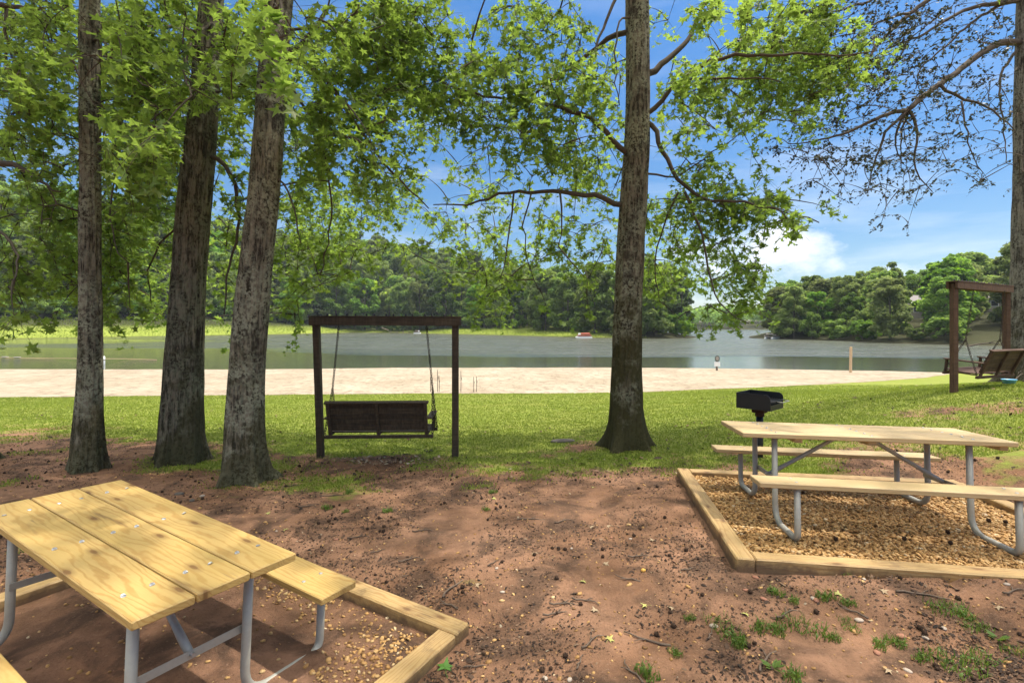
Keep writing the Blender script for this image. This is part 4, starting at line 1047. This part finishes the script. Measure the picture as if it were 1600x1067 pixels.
for i_, (px, py, k, rot) in enumerate(STICKS):
    o = SP[k]
    if k in used: o = o.copy(); C.objects.link(o)
    used.add(k); q = ground_at(px, py); o.location = q + np.array([0, 0, .006]); o.rotation_euler = (0, 0, rot)
    tag(o, '%s dry grey brown stick on the red dirt' % ('short', 'bent', 'long', 'longest')[k], 'stick', 'dry sticks on the dirt')
# stones
ST = []
for k in range(3):
    mb = MB(); V, T = PEB; import bmesh
    bm = bmesh.new(); bmesh.ops.create_icosphere(bm, subdivisions=2, radius=1.0); bm.verts.ensure_lookup_table()
    V = np.array([v.co[:] for v in bm.verts]); T = np.array([[v.index for v in f.verts] for f in bm.faces]); bm.free()
    V = V * (1 + .35 * (fbm(V[:, 0] * 1.4 + k * 9 + 5, V[:, 1] * 1.4 + V[:, 2] + 7, k) - .5))[:, None] * np.array([1.2, .85, .5]); mb.add(V * .03, T); ST.append(mb)
STONES = [(1115, 978, 'stone', 1.0, 'pale flat triangular stone beside green weeds'), (1145, 872, 'stone', .6, 0), (1209, 875, 'stone_red', .8, 0), (1165, 922, 'stone_red', .7, 0), (852, 1060, 'stone', .7, 0), (890, 1062, 'stone', .7, 0), (785, 925, 'stone', .7, 0), (757, 942, 'stone_red', .7, 0), (776, 888, 'stone', .7, 0), (525, 843, 'stone_red', .8, 0), (432, 830, 'stone', .6, 0), (1270, 935, 'stone', .8, 0), (1342, 969, 'stone', 1.0, 0), (1446, 997, 'stone', .7, 0), (1475, 982, 'stone', .7, 0), (1408, 994, 'stone_red', 1.1, 0), (1418, 1048, 'stone', .8, 0), (1350, 905, 'stone', .6, 0), (1573, 913, 'stone', .8, 0), (1193, 936, 'stone_red', .9, 0), (1275, 938, 'stone_red', 1.0, 0), (985, 842, 'stone', .6, 0), (955, 840, 'stone_red', .6, 0), (893, 857, 'stone', .6, 0), (280, 772, 'rock', 1.9, 0), (300, 782, 'rock', 1.4, 0), (316, 775, 'stone', 1.2, 0), (625, 865, 'stone_red', .7, 0), (1180, 897, 'stone_red', .9, 0), (1370, 1020, 'stone_red', .9, 0)]
protos = {}
for i_, (px, py, mt, s, lab) in enumerate(STONES):
    key = (mt, i_ % 3)
    if key in protos: o = protos[key].copy(); C.objects.link(o)
    else: o = ST[key[1]].build('stone', M[mt], None, True); protos[key] = o
    q = ground_at(px, py); s *= .72; o.location = q + np.array([0, 0, .003]); o.scale = (s, s, s); o.rotation_euler = (0, 0, i_ * 2.1)
    nm = {'stone': 'pale', 'stone_red': 'reddish', 'rock': 'dark grey'}[mt]
    tag(o, lab or '%s stone on the dirt %s' % (nm, 'in front of the right border' if px > 1160 else ('behind the yellow table' if px < 560 else 'between the two tables')), 'stone', 'stones on the dirt')
q = ground_at(1005, 893); mb = MB(); mb.add(PEB[0] * np.array([.02, .016, .016]), PEB[1]); o = mb.build('stone', mat_flat('orange stone', (.62, .34, .07), .6), None, True); o.location = q + np.array([0, 0, .01]); tag(o, 'single bright orange yellow pebble on the dirt', 'stone', 'stones on the dirt')
q = ground_at(880, 690); mb = ST[1]; o = mb.build('flat_rock', M['rock'], None, True); o.location = q + np.array([0, 0, .01]); o.scale = (6.0, 4.2, 2.6); o.rotation_euler = (0, 0, .2); tag(o, 'flat dark rock in the shaded grass left of the lone sweetgum', 'rock')
# fallen leaves
lm = {}
for nm, (dk, lt) in dict(green=((.05, .14, .02), (.10, .22, .03)), yellow=((.38, .36, .10), (.50, .48, .16)), tan=((.34, .24, .14), (.46, .35, .22))).items(): lm[nm] = mat_tone('fallen %s leaf' % nm, [(0, dk), (1, lt)], .6, 25)
fl = {}
LEAVES = [(696, 1045, 'green', 'fresh green star shaped leaf beside a stick in the foreground'), (1008, 947, 'yellow', 0), (911, 909, 'yellow', 0), (924, 824, 'tan', 0), (946, 882, 'tan', 0), (772, 780, 'yellow', 0), (927, 762, 'yellow', 0), (657, 917, 'tan', 0), (446, 828, 'yellow', 0), (952, 1000, 'yellow', 0), (930, 955, 'tan', 0), (1050, 951, 'tan', 0), (1105, 806, 'yellow', 0), (950, 823, 'tan', 0), (418, 803, 'yellow', 0), (1020, 845, 'tan', 0), (560, 790, 'tan', 0), (835, 865, 'tan', 0), (1380, 925, 'tan', 0), (1310, 930, 'yellow', 0), (1390, 1050, 'tan', 0), (1165, 960, 'yellow', 0), (1560, 950, 'tan', 0), (745, 915, 'tan', 0)]
for i_, (px, py, nm, lab) in enumerate(LEAVES):
    if nm not in fl:
        mb = MB(); V, T = STAR; V = V * .05; V[:, 2] = .012 * np.cos(V[:, 0] * 60) * (np.hypot(V[:, 0], V[:, 1]) / .05); mb.add(V, T, None, .5)
        mb.tube([(0, -.006, 0), (.006, -.035, .008), (.016, -.055, .004)], .0012, 5); o = mb.build('fallen_leaf', lm[nm]); fl[nm] = o
    else: o = fl[nm].copy(); C.objects.link(o)
    q = ground_at(px, py); o.location = q + np.array([0, 0, .008]); s = (1.3 if lab else .7); o.scale = (s, s, s); o.rotation_euler = (.1, .12, i_ * 1.3)
    tag(o, lab or '%s fallen leaf curled on the red dirt' % nm, 'leaf', 'fallen leaves on the dirt')

# ------------------------------------------------------------------ swings
def post(name, p0, p1, w, mat, parent, tone=.5):
    """square post from p0 to p1"""
    p0, p1 = np.array(p0, float), np.array(p1, float); L = np.linalg.norm(p1 - p0); z = (p1 - p0) / L
    x = np.array([1.0, 0, 0]); x = x - z * np.dot(x, z); x /= np.linalg.norm(x); y = np.cross(z, x)
    mb = MB(); mb.board(-w / 2, w / 2, -w / 2, w / 2, 0, L, .006, tone, (np.stack([x, y, z], 1), p0), axis=2); return mb.build(name, mat, parent)
def chain(mb, p0, p1, link=.05, wire=.0055):
    p0, p1 = np.array(p0, float), np.array(p1, float); L = np.linalg.norm(p1 - p0); t_ = (p1 - p0) / L; n = int(L / (link * .74))
    a = np.cross(t_, [.31, .77, .2]); a /= np.linalg.norm(a); b_ = np.cross(t_, a); ang = np.linspace(0, 2 * PI, 9)
    for k in range(n):
        c = p0 + t_ * (k + .5) * L / n; s = a if k % 2 else b_
        mb.tube([c + t_ * math.cos(q) * link / 2 + s * math.sin(q) * link * .30 for q in ang], wire, 4, cap=False)
def swing_stand(label, A, B, hA, hB, topA, mat, knobs=True):
    """posts at A and B (ground), beam on top"""
    A, B = np.array(A, float), np.array(B, float); o = empty('swing_stand', label, 'swing stand', tuple((A + B) / 2), 'timber swing stands'); c = (A + B) / 2
    tA = A + np.array([topA, 0, hA]); tB = B + np.array([0, 0, hB])
    post('post', A - c - np.array([0, 0, .3]), tA - c, .092, mat, o, .2); post('post', B - c - np.array([0, 0, .3]), tB - c, .092, mat, o, .5)
    d = tB - tA; L = np.linalg.norm(d); x = d / L; z = np.array([0, 0, 1.0]); y = np.cross(z, x); y /= np.linalg.norm(y); z = np.cross(x, y); R = np.stack([x, y, z], 1)
    for s in (-1, 1):
        mb = MB(); mb.board(-.075, L + .075, s * .067 - .019, s * .067 + .019, -.095, .02, .004, .35 + .2 * s, (R, tA - c)); mb.build('beam', mat, o)
    mb = MB(); mb.board(-.08, L + .08, -.09, .09, .0225, .042, .004, .6, (R, tA - c)); mb.build('cap_board', mat, o)
    if knobs:
        for k in range(15):
            q = tA - c + x * (-.05 + (L + .08) * (k + .5) / 15 + .02 * math.sin(k * 3)) + z * .044; mb = MB(); mb.tube([q, q + z * .022, q + z * .034], [.012, .014, .006], 8); mb.build('knob', M['iron'], o)
    return o, tA, tB
def porch_swing(label, c, yaw, W, seat_h, hang, spread, mat, tilt=0.0):
    """bench in its own frame: X along the bench, +Y the way a sitter faces; hang = height of the beam above the seat"""
    o = empty('porch_swing', label, 'porch swing', tuple(c), 'hanging porch swings'); o.rotation_euler = (tilt, 0, yaw)
    D = .52; h = W / 2; m_ = MB()
    for k in range(6): y = -.20 + k * .084; m_.board(-h + .02, h - .02, y, y + .074, .002 + .006 * (k - 2) ** 2 * .25, .022 + .006 * (k - 2) ** 2 * .25, .003, (k * .37) % 1)
    m_.build('seat', mat, o)
    b_ = MB(); al = math.radians(17); ca, sa = math.cos(al), math.sin(al); R = np.array([[1, 0, 0], [0, ca, -sa], [0, sa, ca]])
    R = np.array([[1, 0, 0], [0, ca, -sa], [0, sa, ca]]); off = np.array([0, -.235, .05])
    zq = 0.0
    for k, hh in enumerate((.085, .085, .085, .085, .085)):
        b_.board(-h + .03, h - .03, -.01, .01, zq, zq + hh - .004, .003, (k * .31 + .1) % 1, (R, off)); zq += hh
    b_.build('backrest', mat, o)
    for x in (-h + .045, 0, h - .045):
        m_ = MB(); m_.board(x - .022, x + .022, -.05, -.0125, -.09, .425, .004, .3, (R, off), axis=2); m_.build('back_stile', mat, o)
    m_ = MB(); m_.board(-h + .0, h - .0, -.05, .02, .426, .45, .004, .8, (R, off)); m_.build('top_rail', mat, o)
    for y in (-.24, .26):
        m_ = MB(); m_.board(-h - .05, h + .05, y - .025, y + .02, -.062, -.018, .004, .7); m_.build('cross_rail', mat, o)
    for x in (-h + .04, 0, h - .04):
        m_ = MB(); m_.board(x - .02, x + .02, -.21, .275, -.017, .0005, .003, .2, axis=1); m_.build('seat_rib', mat, o)
    for s in (-1, 1):
        x = s * (h - .005)
        m_ = MB(); m_.board(x - .045, x + .045, -.30, .30, .215, .238, .004, .4, axis=1); arm = m_.build('armrest', mat, o)
        m_ = MB(); m_.board(x - .02, x + .02, .235, .275, -.0165, .2135, .004, .4, axis=2); m_.build('arm_post', mat, arm)
        tp = np.array([s * spread, .0, hang]); j = np.array([x + s * .012, .0, .62])
        for nm, e in (('chain', tp), ):
            m_ = MB(); chain(m_, j, tp); m_.tube([tp, tp + np.array([0, 0, .05])], .006, 6); m_.build('chain', M['chain'], o, True)
        for y in (-.25, .27):
            m_ = MB(); chain(m_, (x + s * .045, y, -.03), j); m_.build('chain', M['chain'], o, True)
    return o
D1 = 7.3
A = ground_at(502, 708); A = P(502, 708, D1); B = P(711.5, 708, D1)
so, tA, tB = swing_stand('dark brown timber stand over the middle swing, left of the lone sweetgum', A, B, (708 - 498) / F * D1, (708 - 499) / F * D1, -.075, M['stain'])
cz = P(598, 672, D1); c0 = np.array([cz[0], D1, cz[2]])
porch_swing('dark wooden bench swing facing the lake, hanging at the centre left', c0, .03, 1.44, .4, float((tA[2] + tB[2]) / 2 - .12 - c0[2]), .64, M['stain'])
A2 = P(1490.5, 607, 9.0); B2 = P(1572.5, 593, 9.9)
so2, tA2, tB2 = swing_stand('red brown timber stand over the far right swing on the rise', A2, B2, (607 - 443) / F * 9.0, (593 - 450) / F * 9.9, 0, M['stain_r'])
mid = (A2 + B2) / 2; yaw2 = math.atan2(B2[1] - A2[1], B2[0] - A2[0])
c2 = np.array([mid[0] - .04, mid[1] + .0, .5 * (A2[2] + B2[2]) + .23])
porch_swing('weathered bench swing seen from its end on the rise, far right', c2, yaw2 - .04, 1.2, .4, float((tA2[2] + tB2[2]) / 2 - .12 - c2[2]), .55, M['stain_r'], .10)

# stones and roots in the worn patch below the middle swing
q = ground_at(596, 703)
# ------------------------------------------------------------------ charcoal grill
G = P(1187, 690, 6.5); gzv = float(gz(G[0], G[1])); go = empty('park_grill', 'black steel charcoal grill on a post behind the right picnic table', 'grill', (G[0], G[1], gzv))
zt = HC - (613 - CY) / F * 6.5 - gzv; zb = zt - .20
go.rotation_euler = (0, 0, math.radians(42))
m_ = MB(); m_.tube([(0, 0, -.25), (0, 0, zb - .05)], .042, 16); m_.build('post', M['iron'], go, True)
m_ = MB(); m_.board(-.075, .075, -.075, .075, zb - .062, zb - .018, .006); m_.tube([(.0, .0, zb - .11), (.0, .0, zb - .05)], .055, 16); m_.build('collar', mat_flat('rusty collar', (.05, .02, .016), .7, .3, .4, 40, .4), go)
# firebox: floor, back wall, two side walls with rounded front corners, low front lip; open towards -Y local
s_ = .212; tk = .005; m_ = MB()
m_.board(-s_, s_, -s_, s_, zb, zb + tk, .001); m_.board(-s_, s_, s_ - tk, s_, zb + tk + .0005, zt, .001)
def side_wall(x):
    prof = [(-s_, zb + tk + .0005)] + [(-s_, zt - .075)] + [(-s_ + .06 * (1 - math.cos(q)), zt - .06 + .06 * math.sin(q)) for q in np.linspace(0, PI / 2, 7)] + [(s_ - tk - .0005, zt), (s_ - tk - .0005, zb + tk + .0005)]
    m_.prism(prof[::-1], x, x + tk)
side_wall(-s_); side_wall(s_ - tk); m_.board(-s_ + tk + .0005, s_ - tk - .0005, -s_, -s_ + tk, zb + tk + .0005, zb + .07, .001); m_.build('firebox', M['iron'], go)
m_ = MB()
for k in range(15): y = -s_ - .04 + k * (2 * s_ + .02) / 15; m_.tube([(-s_ + .012, y + .02, zb + .115), (s_ - .012, y + .02, zb + .115)], .0045, 6)
for x in (-s_ + .02, 0, s_ - .02): m_.tube([(x, -s_ - .05, zb + .108), (x, s_ - .02, zb + .108)], .005, 6)
m_.build('grate', M['iron'], go, True)
m_ = MB(); m_.tube(rounded([(-.12, -s_ - .05, zb + .115), (-.12, -s_ - .11, zb + .115), (.12, -s_ - .11, zb + .115), (.12, -s_ - .05, zb + .115)], .03), .006, 8); m_.build('handle', M['steel'], go, True)

# ------------------------------------------------------------------ things on the beach and in the water
q = P(1120, 580, 0); d = 30.0
for _ in range(30): d = (HC - float(gz((1120 - CX) / F * d, d, False))) * F / (580 - CY)
q = P(1120, 580, d); o = empty('beach_sign', 'short post with a dark oval plaque and a white notice on the sand', 'sign', tuple(q))
m_ = MB(); m_.board(-.05, .05, -.05, .05, -.2, .95, .006, axis=2); m_.build('post', M['board'], o)
m_ = MB(); an = np.linspace(0, 2 * PI, 20, endpoint=False); m_.prism([(.165 * math.cos(a_), .20 * math.sin(a_)) for a_ in an], -.012, .012, .5, (np.array([[0, 1, 0], [1, 0, 0], [0, 0, 1.0]]), np.array([0, -.07, .86]))); m_.build('plaque', M['dark_sign'], o)
m_ = MB(); m_.prism([(.115 * math.cos(a_), .145 * math.sin(a_)) for a_ in an], -.004, .004, .5, (np.array([[0, 1, 0], [1, 0, 0], [0, 0, 1.0]]), np.array([0, -.088, .87]))); m_.build('plaque_face', M['siding'], o)
m_ = MB(); m_.board(-.20, .20, -.066, -.056, .33, .64, .002); m_.build('notice', M['paint_white'], o)
d = 34.0
for _ in range(30): d = (HC - float(gz((1329 - CX) / F * d, d, False))) * F / (583 - CY)
q = P(1329, 583, d); m_ = MB(); m_.board(-.06, .06, -.06, .06, -.3, 1.68, .01, axis=2); o = m_.build('stake', M['post_wood']); o.location = q; o.rotation_euler = (0, .02, .3); tag(o, 'pale square wooden stake standing alone at the water edge', 'stake')
for i_, (px, y0, y1) in enumerate(((672.5, 588, 612), (683.5, 578, 613), (686, 587, 613), (720, 579, 612), (740, 588, 612), (744.5, 588, 613))):
    d = 20.6; q = P(px, y1, d); h_ = (y1 - y0) / F * d; z = float(gz(q[0], d, False)); m_ = MB(); m_.tube([(0, 0, -.2), (0.01, 0, h_ * .5), (.0, 0, h_)], .012, 7); m_.tube([(0, 0, h_ * .55), (.03, 0, h_ * .6), (.03, 0, h_ * .72)], .008, 6)
    o = m_.build('rod_holder', M['chain'], None, True); o.location = (q[0], d, z); tag(o, '%s thin metal rod from the left stuck in the sand' % ORD[i_], 'rod holder', 'thin metal rods at the sand edge')
d = 41.0; q = P(162, 569, d); o = empty('marker_post', 'white marker post in shallow water beside the slim trunk', 'marker post', (q[0], d, WATER)); m_ = MB(); m_.tube([(0, 0, -.6), (0, 0, .60), (0, 0, .66)], [.10, .10, .05], 12); m_.build('post', M['paint_white'], o, True)
m_ = MB(); m_.tube([(0, 0, .30), (0, 0, .38)], .106, 12); m_.build('band', M['board'], o, True)
m_ = MB(); rp_ = [P(px, py, 1) for px, py in ()]
pts = np.array([[(-40 - CX) / F * 50, 50, WATER + .03], [(8 - CX) / F * 49, 49, WATER + .04], [(27 - CX) / F * 48.5, 48.5, WATER + .04], [(80 - CX) / F * 48, 48, WATER + .03], [(162 - CX) / F * 41 - .1, 41.0, WATER + .45], [(200 - CX) / F * 47, 47, WATER + .05], [(245 - CX) / F * 46, 46, WATER + .02]])
so_ = empty('swim_rope', 'thin floating rope with white floats, far left on the water', 'swim rope', tuple(pts[3])); m_.tube(resample(pts, .4) - pts[3], .022, 5); m_.build('rope', M['post_wood'], so_, True)
for k in (1, 2):
    m_ = MB(); c = pts[k] - pts[3]; m_.tube([c + np.array([s * .36, 0, .05]) for s in (-1, -.8, 0, .8, 1)], [.03, .055, .065, .055, .03], 10); m_.build('float', M['siding'], so_, True)
# docks and boats at the opposite shore
def shore_z(): return WATER
def dock(px0, px1, d, label, ramp):
    x0, x1 = (px0 - CX) / F * d, (px1 - CX) / F * d; o = empty('dock', label, 'dock', ((x0 + x1) / 2, d, WATER), 'docks at the shore'); h = (x1 - x0) / 2
    m_ = MB()
    for k in range(int(2 * h / .3)): m_.board(-h + k * .3, -h + k * .3 + .27, -1.2, 1.2, .42, .50, .01, (k * .37) % 1)
    m_.build('deck', M['board'], o)
    for k in range(4):
        for y in (-1.0, 1.0): x = -h + .3 + k * (2 * h - .6) / 3; m_ = MB(); m_.tube([(x, y, -1), (x, y, 1.0)], .09, 8); m_.build('pile', M['board'], o)
    if ramp: m_ = MB(); m_.board(-h - 3.2, -h - .05, -.6, .6, -.05, .05, .01, .5, (np.array([[.93, 0, .36], [0, 1, 0], [-.36, 0, .93]]), np.array([-.7, 0, -.2]))); m_.build('gangway', M['board'], o)
    return o
dock(609, 641, 203, 'weathered dock with gangway below the trees on the opposite shore', True)
def pontoon(px, d, L, label, mat, yaw):
    x = (px - CX) / F * d; o = empty('pontoon_boat', label, 'boat', (x, d, WATER), 'boats at the shore'); o.rotation_euler = (0, 0, yaw); h = L / 2
    for y in (-.95, .95): m_ = MB(); m_.tube([(-h, y, .12), (-h + .4, y, .12), (h - .7, y, .12), (h - .25, y, .2), (h, y, .3)], [.2, .33, .33, .25, .05], 12); m_.build('pontoon', M['paint_white'], o, True)
    m_ = MB(); m_.board(-h + .1, h - .3, -1.25, 1.25, .46, .56, .02); m_.build('deck', M['siding'], o)
    m_ = MB()
    for y in (-1.22, 1.22): m_.board(-h + .2, h - .5, y - .03, y + .03, .56, .85, .01)
    m_.build('side_panel', mat, o)
    m_ = MB(); m_.board(-h + .5, h - 1.3, -1.15, 1.15, 1.0, 1.32, .14); m_.build('cover', mat, o)
    m_ = MB(); m_.board(h - 1.2, h - .6, -.3, .3, .5605, 1.25, .08, axis=2); m_.build('console', M['paint_white'], o)
    return o
pontoon(912, 127, 4.0, 'boat with a faded red cover moored at the grassy bank', M['red'], PI)
pontoon(1207, 121, 3.0, 'small pale boat at the tip of the right shore', M['siding'], .4)
pontoon(652, 199, 3.0, 'small grey boat moored beside the weathered dock', M['board'], .2)
# houses among the trees
def house(px, py, d, W, Dp, H, label, yaw):
    q = P(px, py, d); z = float(hillz(np.array([q[0]]), np.array([d]))[0]); o = empty('house', label, 'house', (q[0], d, z), 'houses among the trees'); o.rotation_euler = (0, 0, yaw); H = max(H, q[2] - z)
    m_ = MB(); m_.board(-W / 2, W / 2, -Dp / 2, Dp / 2, -1, H, .02); wl = m_.build('wall', M['siding'], o)
    m_ = MB(); e = .7; rz = 2.3
    m_.prism([(-Dp / 2 - e, H - .25), (Dp / 2 + e, H - .25), (Dp / 2 + e, H - .05), (0, H + rz), (-Dp / 2 - e, H - .05)], -W / 2 - e, W / 2 + e); rf_ = m_.build('roof', M['roof'], o)
    m_ = MB(); m_.board(W * .2, W * .2 + .8, .2, 1.0, H + .5, H + rz + .9, .02, axis=2); m_.build('chimney', M['stone_red'], rf_)
    for k in range(4):
        x = -W / 2 + W * (k + .5) / 4; m_ = MB(); m_.board(x - .75, x + .75, -Dp / 2 - .06, -Dp / 2 + .02, H - 2.2, H - .8, .01); w_ = m_.build('window', M['paint_white'], o)
        m_ = MB(); m_.board(x - .62, x + .62, -Dp / 2 - .085, -Dp / 2 - .063, H - 2.07, H - .93, .004); m_.build('pane', M['glass'], w_)
    return o
house(1436, 487, 126, 9, 8, 3.2, 'small grey house between trees on the right hill', -.5)
house(1553, 472, 122, 13, 9, 3.2, 'long grey roofed house behind the right swing stand', -.4)
house(688, 478, 232, 16, 10, 4, 'pale house half hidden in trees above the weathered dock', .1)
# foot of the right swing
q = P(1572, 590, 9.7); q[2] = float(gz(q[0], 9.7)); o = empty('water_bowl', 'light blue plastic bowl at the foot of the right swing post', 'bowl', (q[0] - .02, 9.62, q[2] + .02))
m_ = MB(); prof = [(.0, .0), (.085, .0), (.115, .08), (.12, .085), (.105, .08), (.08, .015), (0, .012)]; an = np.linspace(0, 2 * PI, 24, endpoint=False)
V = np.concatenate([[(r_ * math.cos(a_), r_ * math.sin(a_), z_) for a_ in an] for r_, z_ in prof]); i = np.arange(24); j = (i + 1) % 24
m_.add(V, None, np.concatenate([np.stack([k * 24 + i, k * 24 + j, (k + 1) * 24 + j, (k + 1) * 24 + i], 1) for k in range(len(prof) - 1)])); m_.build('bowl', M['blue'], o, True)
rb = np.random.default_rng(4)
for k in range(7):
    l = rb.uniform(.5, 1.1); a_ = rb.uniform(-.5, .9); c = np.array([9.9 + rb.uniform(-.5, .4), 9.3 + rb.uniform(-.2, .4)]); m_ = MB(); n = 8; s = np.linspace(0, 1, n)
    pts = np.stack([s * l * math.cos(a_), s * l * math.sin(a_), .03 + .2 * rb.random() * s + .05 * np.sin(s * 4)], 1) + rb.normal(0, .012, (n, 3)); m_.tube(pts, np.linspace(.014, .004, n), 6)
    for b2 in (3, 5): m_.tube([pts[b2], pts[b2] + np.array([.08, .1, .06]), pts[b2] + np.array([.2, .16, .08])], [.006, .005, .002], 5)
    o = m_.build('fallen_branch', M['limb_c'], None, True); o.location = (c[0], c[1], float(gz(c[0], c[1]))); tag(o, 'dead grey branch in the pile at the foot of the right swing', 'branch', 'dead branches by the right swing')
# fallen branch in the water by the right shore
m_ = MB(); q = P(1535, 541, 76); pts = np.array([(-3.2, 0, -.3), (-1, .2, .3), (1, 0, .55), (3.4, .3, .4)]); m_.tube(resample(pts, .6), np.linspace(.16, .05, len(resample(pts, .6))), 7); m_.tube([pts[2], (1.8, -.2, .9), (2.4, -.5, .95)], [.07, .05, .02], 6)
o = m_.build('driftwood', M['limb_c'], None, True); o.location = (q[0], 76, WATER); tag(o, 'bleached fallen limb in the water seen below the right swing', 'driftwood')
# root by the lichen spotted trunk
q = ground_at(428, 742); m_ = MB(); m_.tube(resample([(-.42, .03, .06), (-.2, 0, .09), (.02, -.04, .05), (.16, -.1, -.02)], .06), np.linspace(.09, .03, len(resample([(-.42, .03, .06), (-.2, 0, .09), (.02, -.04, .05), (.16, -.1, -.02)], .06))), 9)
for tr_ in bpy.data.objects:
    if tr_.name == 'sweetgum_tree.001':
        o = m_.build('surface_root', M['bark_a'], tr_, True); o.location = q - np.array(tr_.location)

# ------------------------------------------------------------------ sun, sky, camera
SUN_EL, SUN_AZ = math.radians(69), math.radians(82)          # azimuth measured from +Y (towards the lake) to +X
sd = bpy.data.lights.new('sun', 'SUN'); sd.energy = 2.0; sd.angle = math.radians(1.2); sd.color = (1, .95, .86)
so = bpy.data.objects.new('sun', sd); C.objects.link(so)
so.rotation_euler = (PI / 2 - SUN_EL, 0, PI - SUN_AZ)
w = bpy.data.worlds.new('World'); bpy.context.scene.world = w; w.use_nodes = True; nt = w.node_tree; nt.nodes.clear()
def wn(ty, **k):
    nd = nt.nodes.new(ty)
    for a_, b_ in k.items():
        if a_.startswith('i_'):
            key = a_[2:]; inp = nd.inputs[int(key) if key.isdigit() else key.replace('_', ' ')]
            if isinstance(b_, bpy.types.NodeSocket): nt.links.new(b_, inp)
            else: inp.default_value = b_
        else: setattr(nd, a_, b_)
    return nd
def wmath(op, a_, b_=0.0): return wn('ShaderNodeMath', operation=op, i_0=a_, i_1=b_).outputs[0]
sky = wn('ShaderNodeTexSky', sky_type='NISHITA', sun_disc=False, sun_elevation=SUN_EL, sun_rotation=SUN_AZ, altitude=200.0, air_density=1.0, dust_density=.35, ozone_density=2.6)
tc = wn('ShaderNodeTexCoord').outputs['Generated']
elev = wn('ShaderNodeSeparateXYZ', i_0=tc).outputs[2]
skyv = wn('ShaderNodeMapRange', i_0=elev, i_1=0.0, i_2=.55, i_3=.27, i_4=.47).outputs[0]
skyc = wn('ShaderNodeHueSaturation', i_Saturation=1.27, i_Value=skyv, i_Color=sky.outputs[0]).outputs[0]
def cone(px, py, rx, ry):
    """soft elliptical patch of sky round a direction"""
    dv = np.array([(px - CX) / F, 1.0, -(py - CY) / F]); dv /= np.linalg.norm(dv)
    a_ = math.atan2(dv[0], dv[1]); e_ = math.asin(dv[2])
    s = wn('ShaderNodeSeparateXYZ', i_0=tc); az = wmath('ARCTAN2', s.outputs[0], s.outputs[1]); el = wmath('ARCSINE', s.outputs[2])
    dx = wmath('DIVIDE', wmath('SUBTRACT', az, a_), rx); dy = wmath('DIVIDE', wmath('SUBTRACT', el, e_), ry)
    r2 = wmath('ADD', wmath('MULTIPLY', dx, dx), wmath('MULTIPLY', dy, dy))
    return wn('ShaderNodeMapRange', i_0=r2, i_1=0.0, i_2=1.0, i_3=1.0, i_4=0.0).outputs[0]
cl_n = wn('ShaderNodeTexNoise', i_Vector=wn('ShaderNodeMapping', i_0=tc, i_3=(1, 1, 1.7)).outputs[0], i_Scale=9.0, i_Detail=7.0, i_Roughness=.58).outputs['Fac']
wisp = wn('ShaderNodeTexNoise', i_Vector=wn('ShaderNodeMapping', i_0=tc, i_2=(0, .12, 0), i_3=(1.2, 1.2, 7)).outputs[0], i_Scale=2.6, i_Detail=5.0, i_Roughness=.55).outputs['Fac']
def smap(f, a_, b_, c_, d_): return wn('ShaderNodeMapRange', i_0=f, i_1=a_, i_2=b_, i_3=c_, i_4=d_).outputs[0]
c1 = cone(1190, 395, .21, .085); c2 = cone(1500, 415, .16, .03); c3 = cone(700, 395, .3, .10)
puff = smap(wmath('ADD', cl_n, wmath('MULTIPLY', c1, .50)), .78, 1.0, 0.0, .9)
puff2 = smap(wmath('ADD', cl_n, wmath('MULTIPLY', c2, .42)), .80, 1.0, 0.0, .7)
puff3 = smap(wmath('ADD', cl_n, wmath('MULTIPLY', c3, .30)), .78, 1.0, 0.0, .5)
str_ = wmath('MULTIPLY', smap(wisp, .50, .74, 0.0, .42), smap(wn('ShaderNodeSeparateXYZ', i_0=tc).outputs[2], .0, .5, 1.0, .25))
cov = wmath('MAXIMUM', wmath('MAXIMUM', puff, puff2), wmath('MAXIMUM', puff3, str_))
CLOUD = (3.0, 3.1, 3.25, 1)
mx = wn('ShaderNodeMix', data_type='RGBA'); nt.links.new(cov, mx.inputs[0]); nt.links.new(skyc, mx.inputs[6]); mx.inputs[7].default_value = CLOUD
# bright broken cloud deck above the view, added to fill the shade
deck = wmath('MULTIPLY', smap(elev, .60, .74, 0.0, 1.0), smap(wisp, .30, .58, .35, 1.0))
mx2 = wn('ShaderNodeMix', data_type='RGBA'); nt.links.new(deck, mx2.inputs[0]); nt.links.new(mx.outputs[2], mx2.inputs[6]); mx2.inputs[7].default_value = (13.0, 12.3, 10.9, 1)
bg = wn('ShaderNodeBackground', i_Color=mx2.outputs[2], i_Strength=.15); out = wn('ShaderNodeOutputWorld', i_Surface=bg.outputs[0])

cam = bpy.data.cameras.new('camera'); co = bpy.data.objects.new('camera', cam); C.objects.link(co)
cam.sensor_width = 36; cam.lens = 36 * F / 1600; cam.shift_y = -(533.5 - CY) / 1600; cam.clip_end = 4000; cam.clip_start = .05
co.location = (0, 0, HC); co.rotation_euler = (PI / 2, 0, 0)
sc = bpy.context.scene; sc.camera = co
sc.view_settings.view_transform = 'Standard'; sc.view_settings.look = 'None'; sc.view_settings.exposure = 1.5; sc.view_settings.gamma = 1
sc.render.engine = 'CYCLES'; sc.cycles.use_denoising = True; sc.cycles.max_bounces = 8; sc.cycles.transmission_bounces = 6

bpy.context.scene.cycles.volume_bounces = 0
hz = MB(); hz.board(-560, 560, -60, 620, -6, 75, .5); t = NT('haze air')
pv = t.n('ShaderNodeVolumePrincipled', i_Color=(.80, .88, 1.0), i_Density=.00015, i_Anisotropy=.2); t.t.links.new(pv.outputs[0], t.out.inputs['Volume'])
o = hz.build('haze', t.m); tag(o, 'thin pale blue summer haze over the lake', 'haze'); o['kind'] = 'stuff'
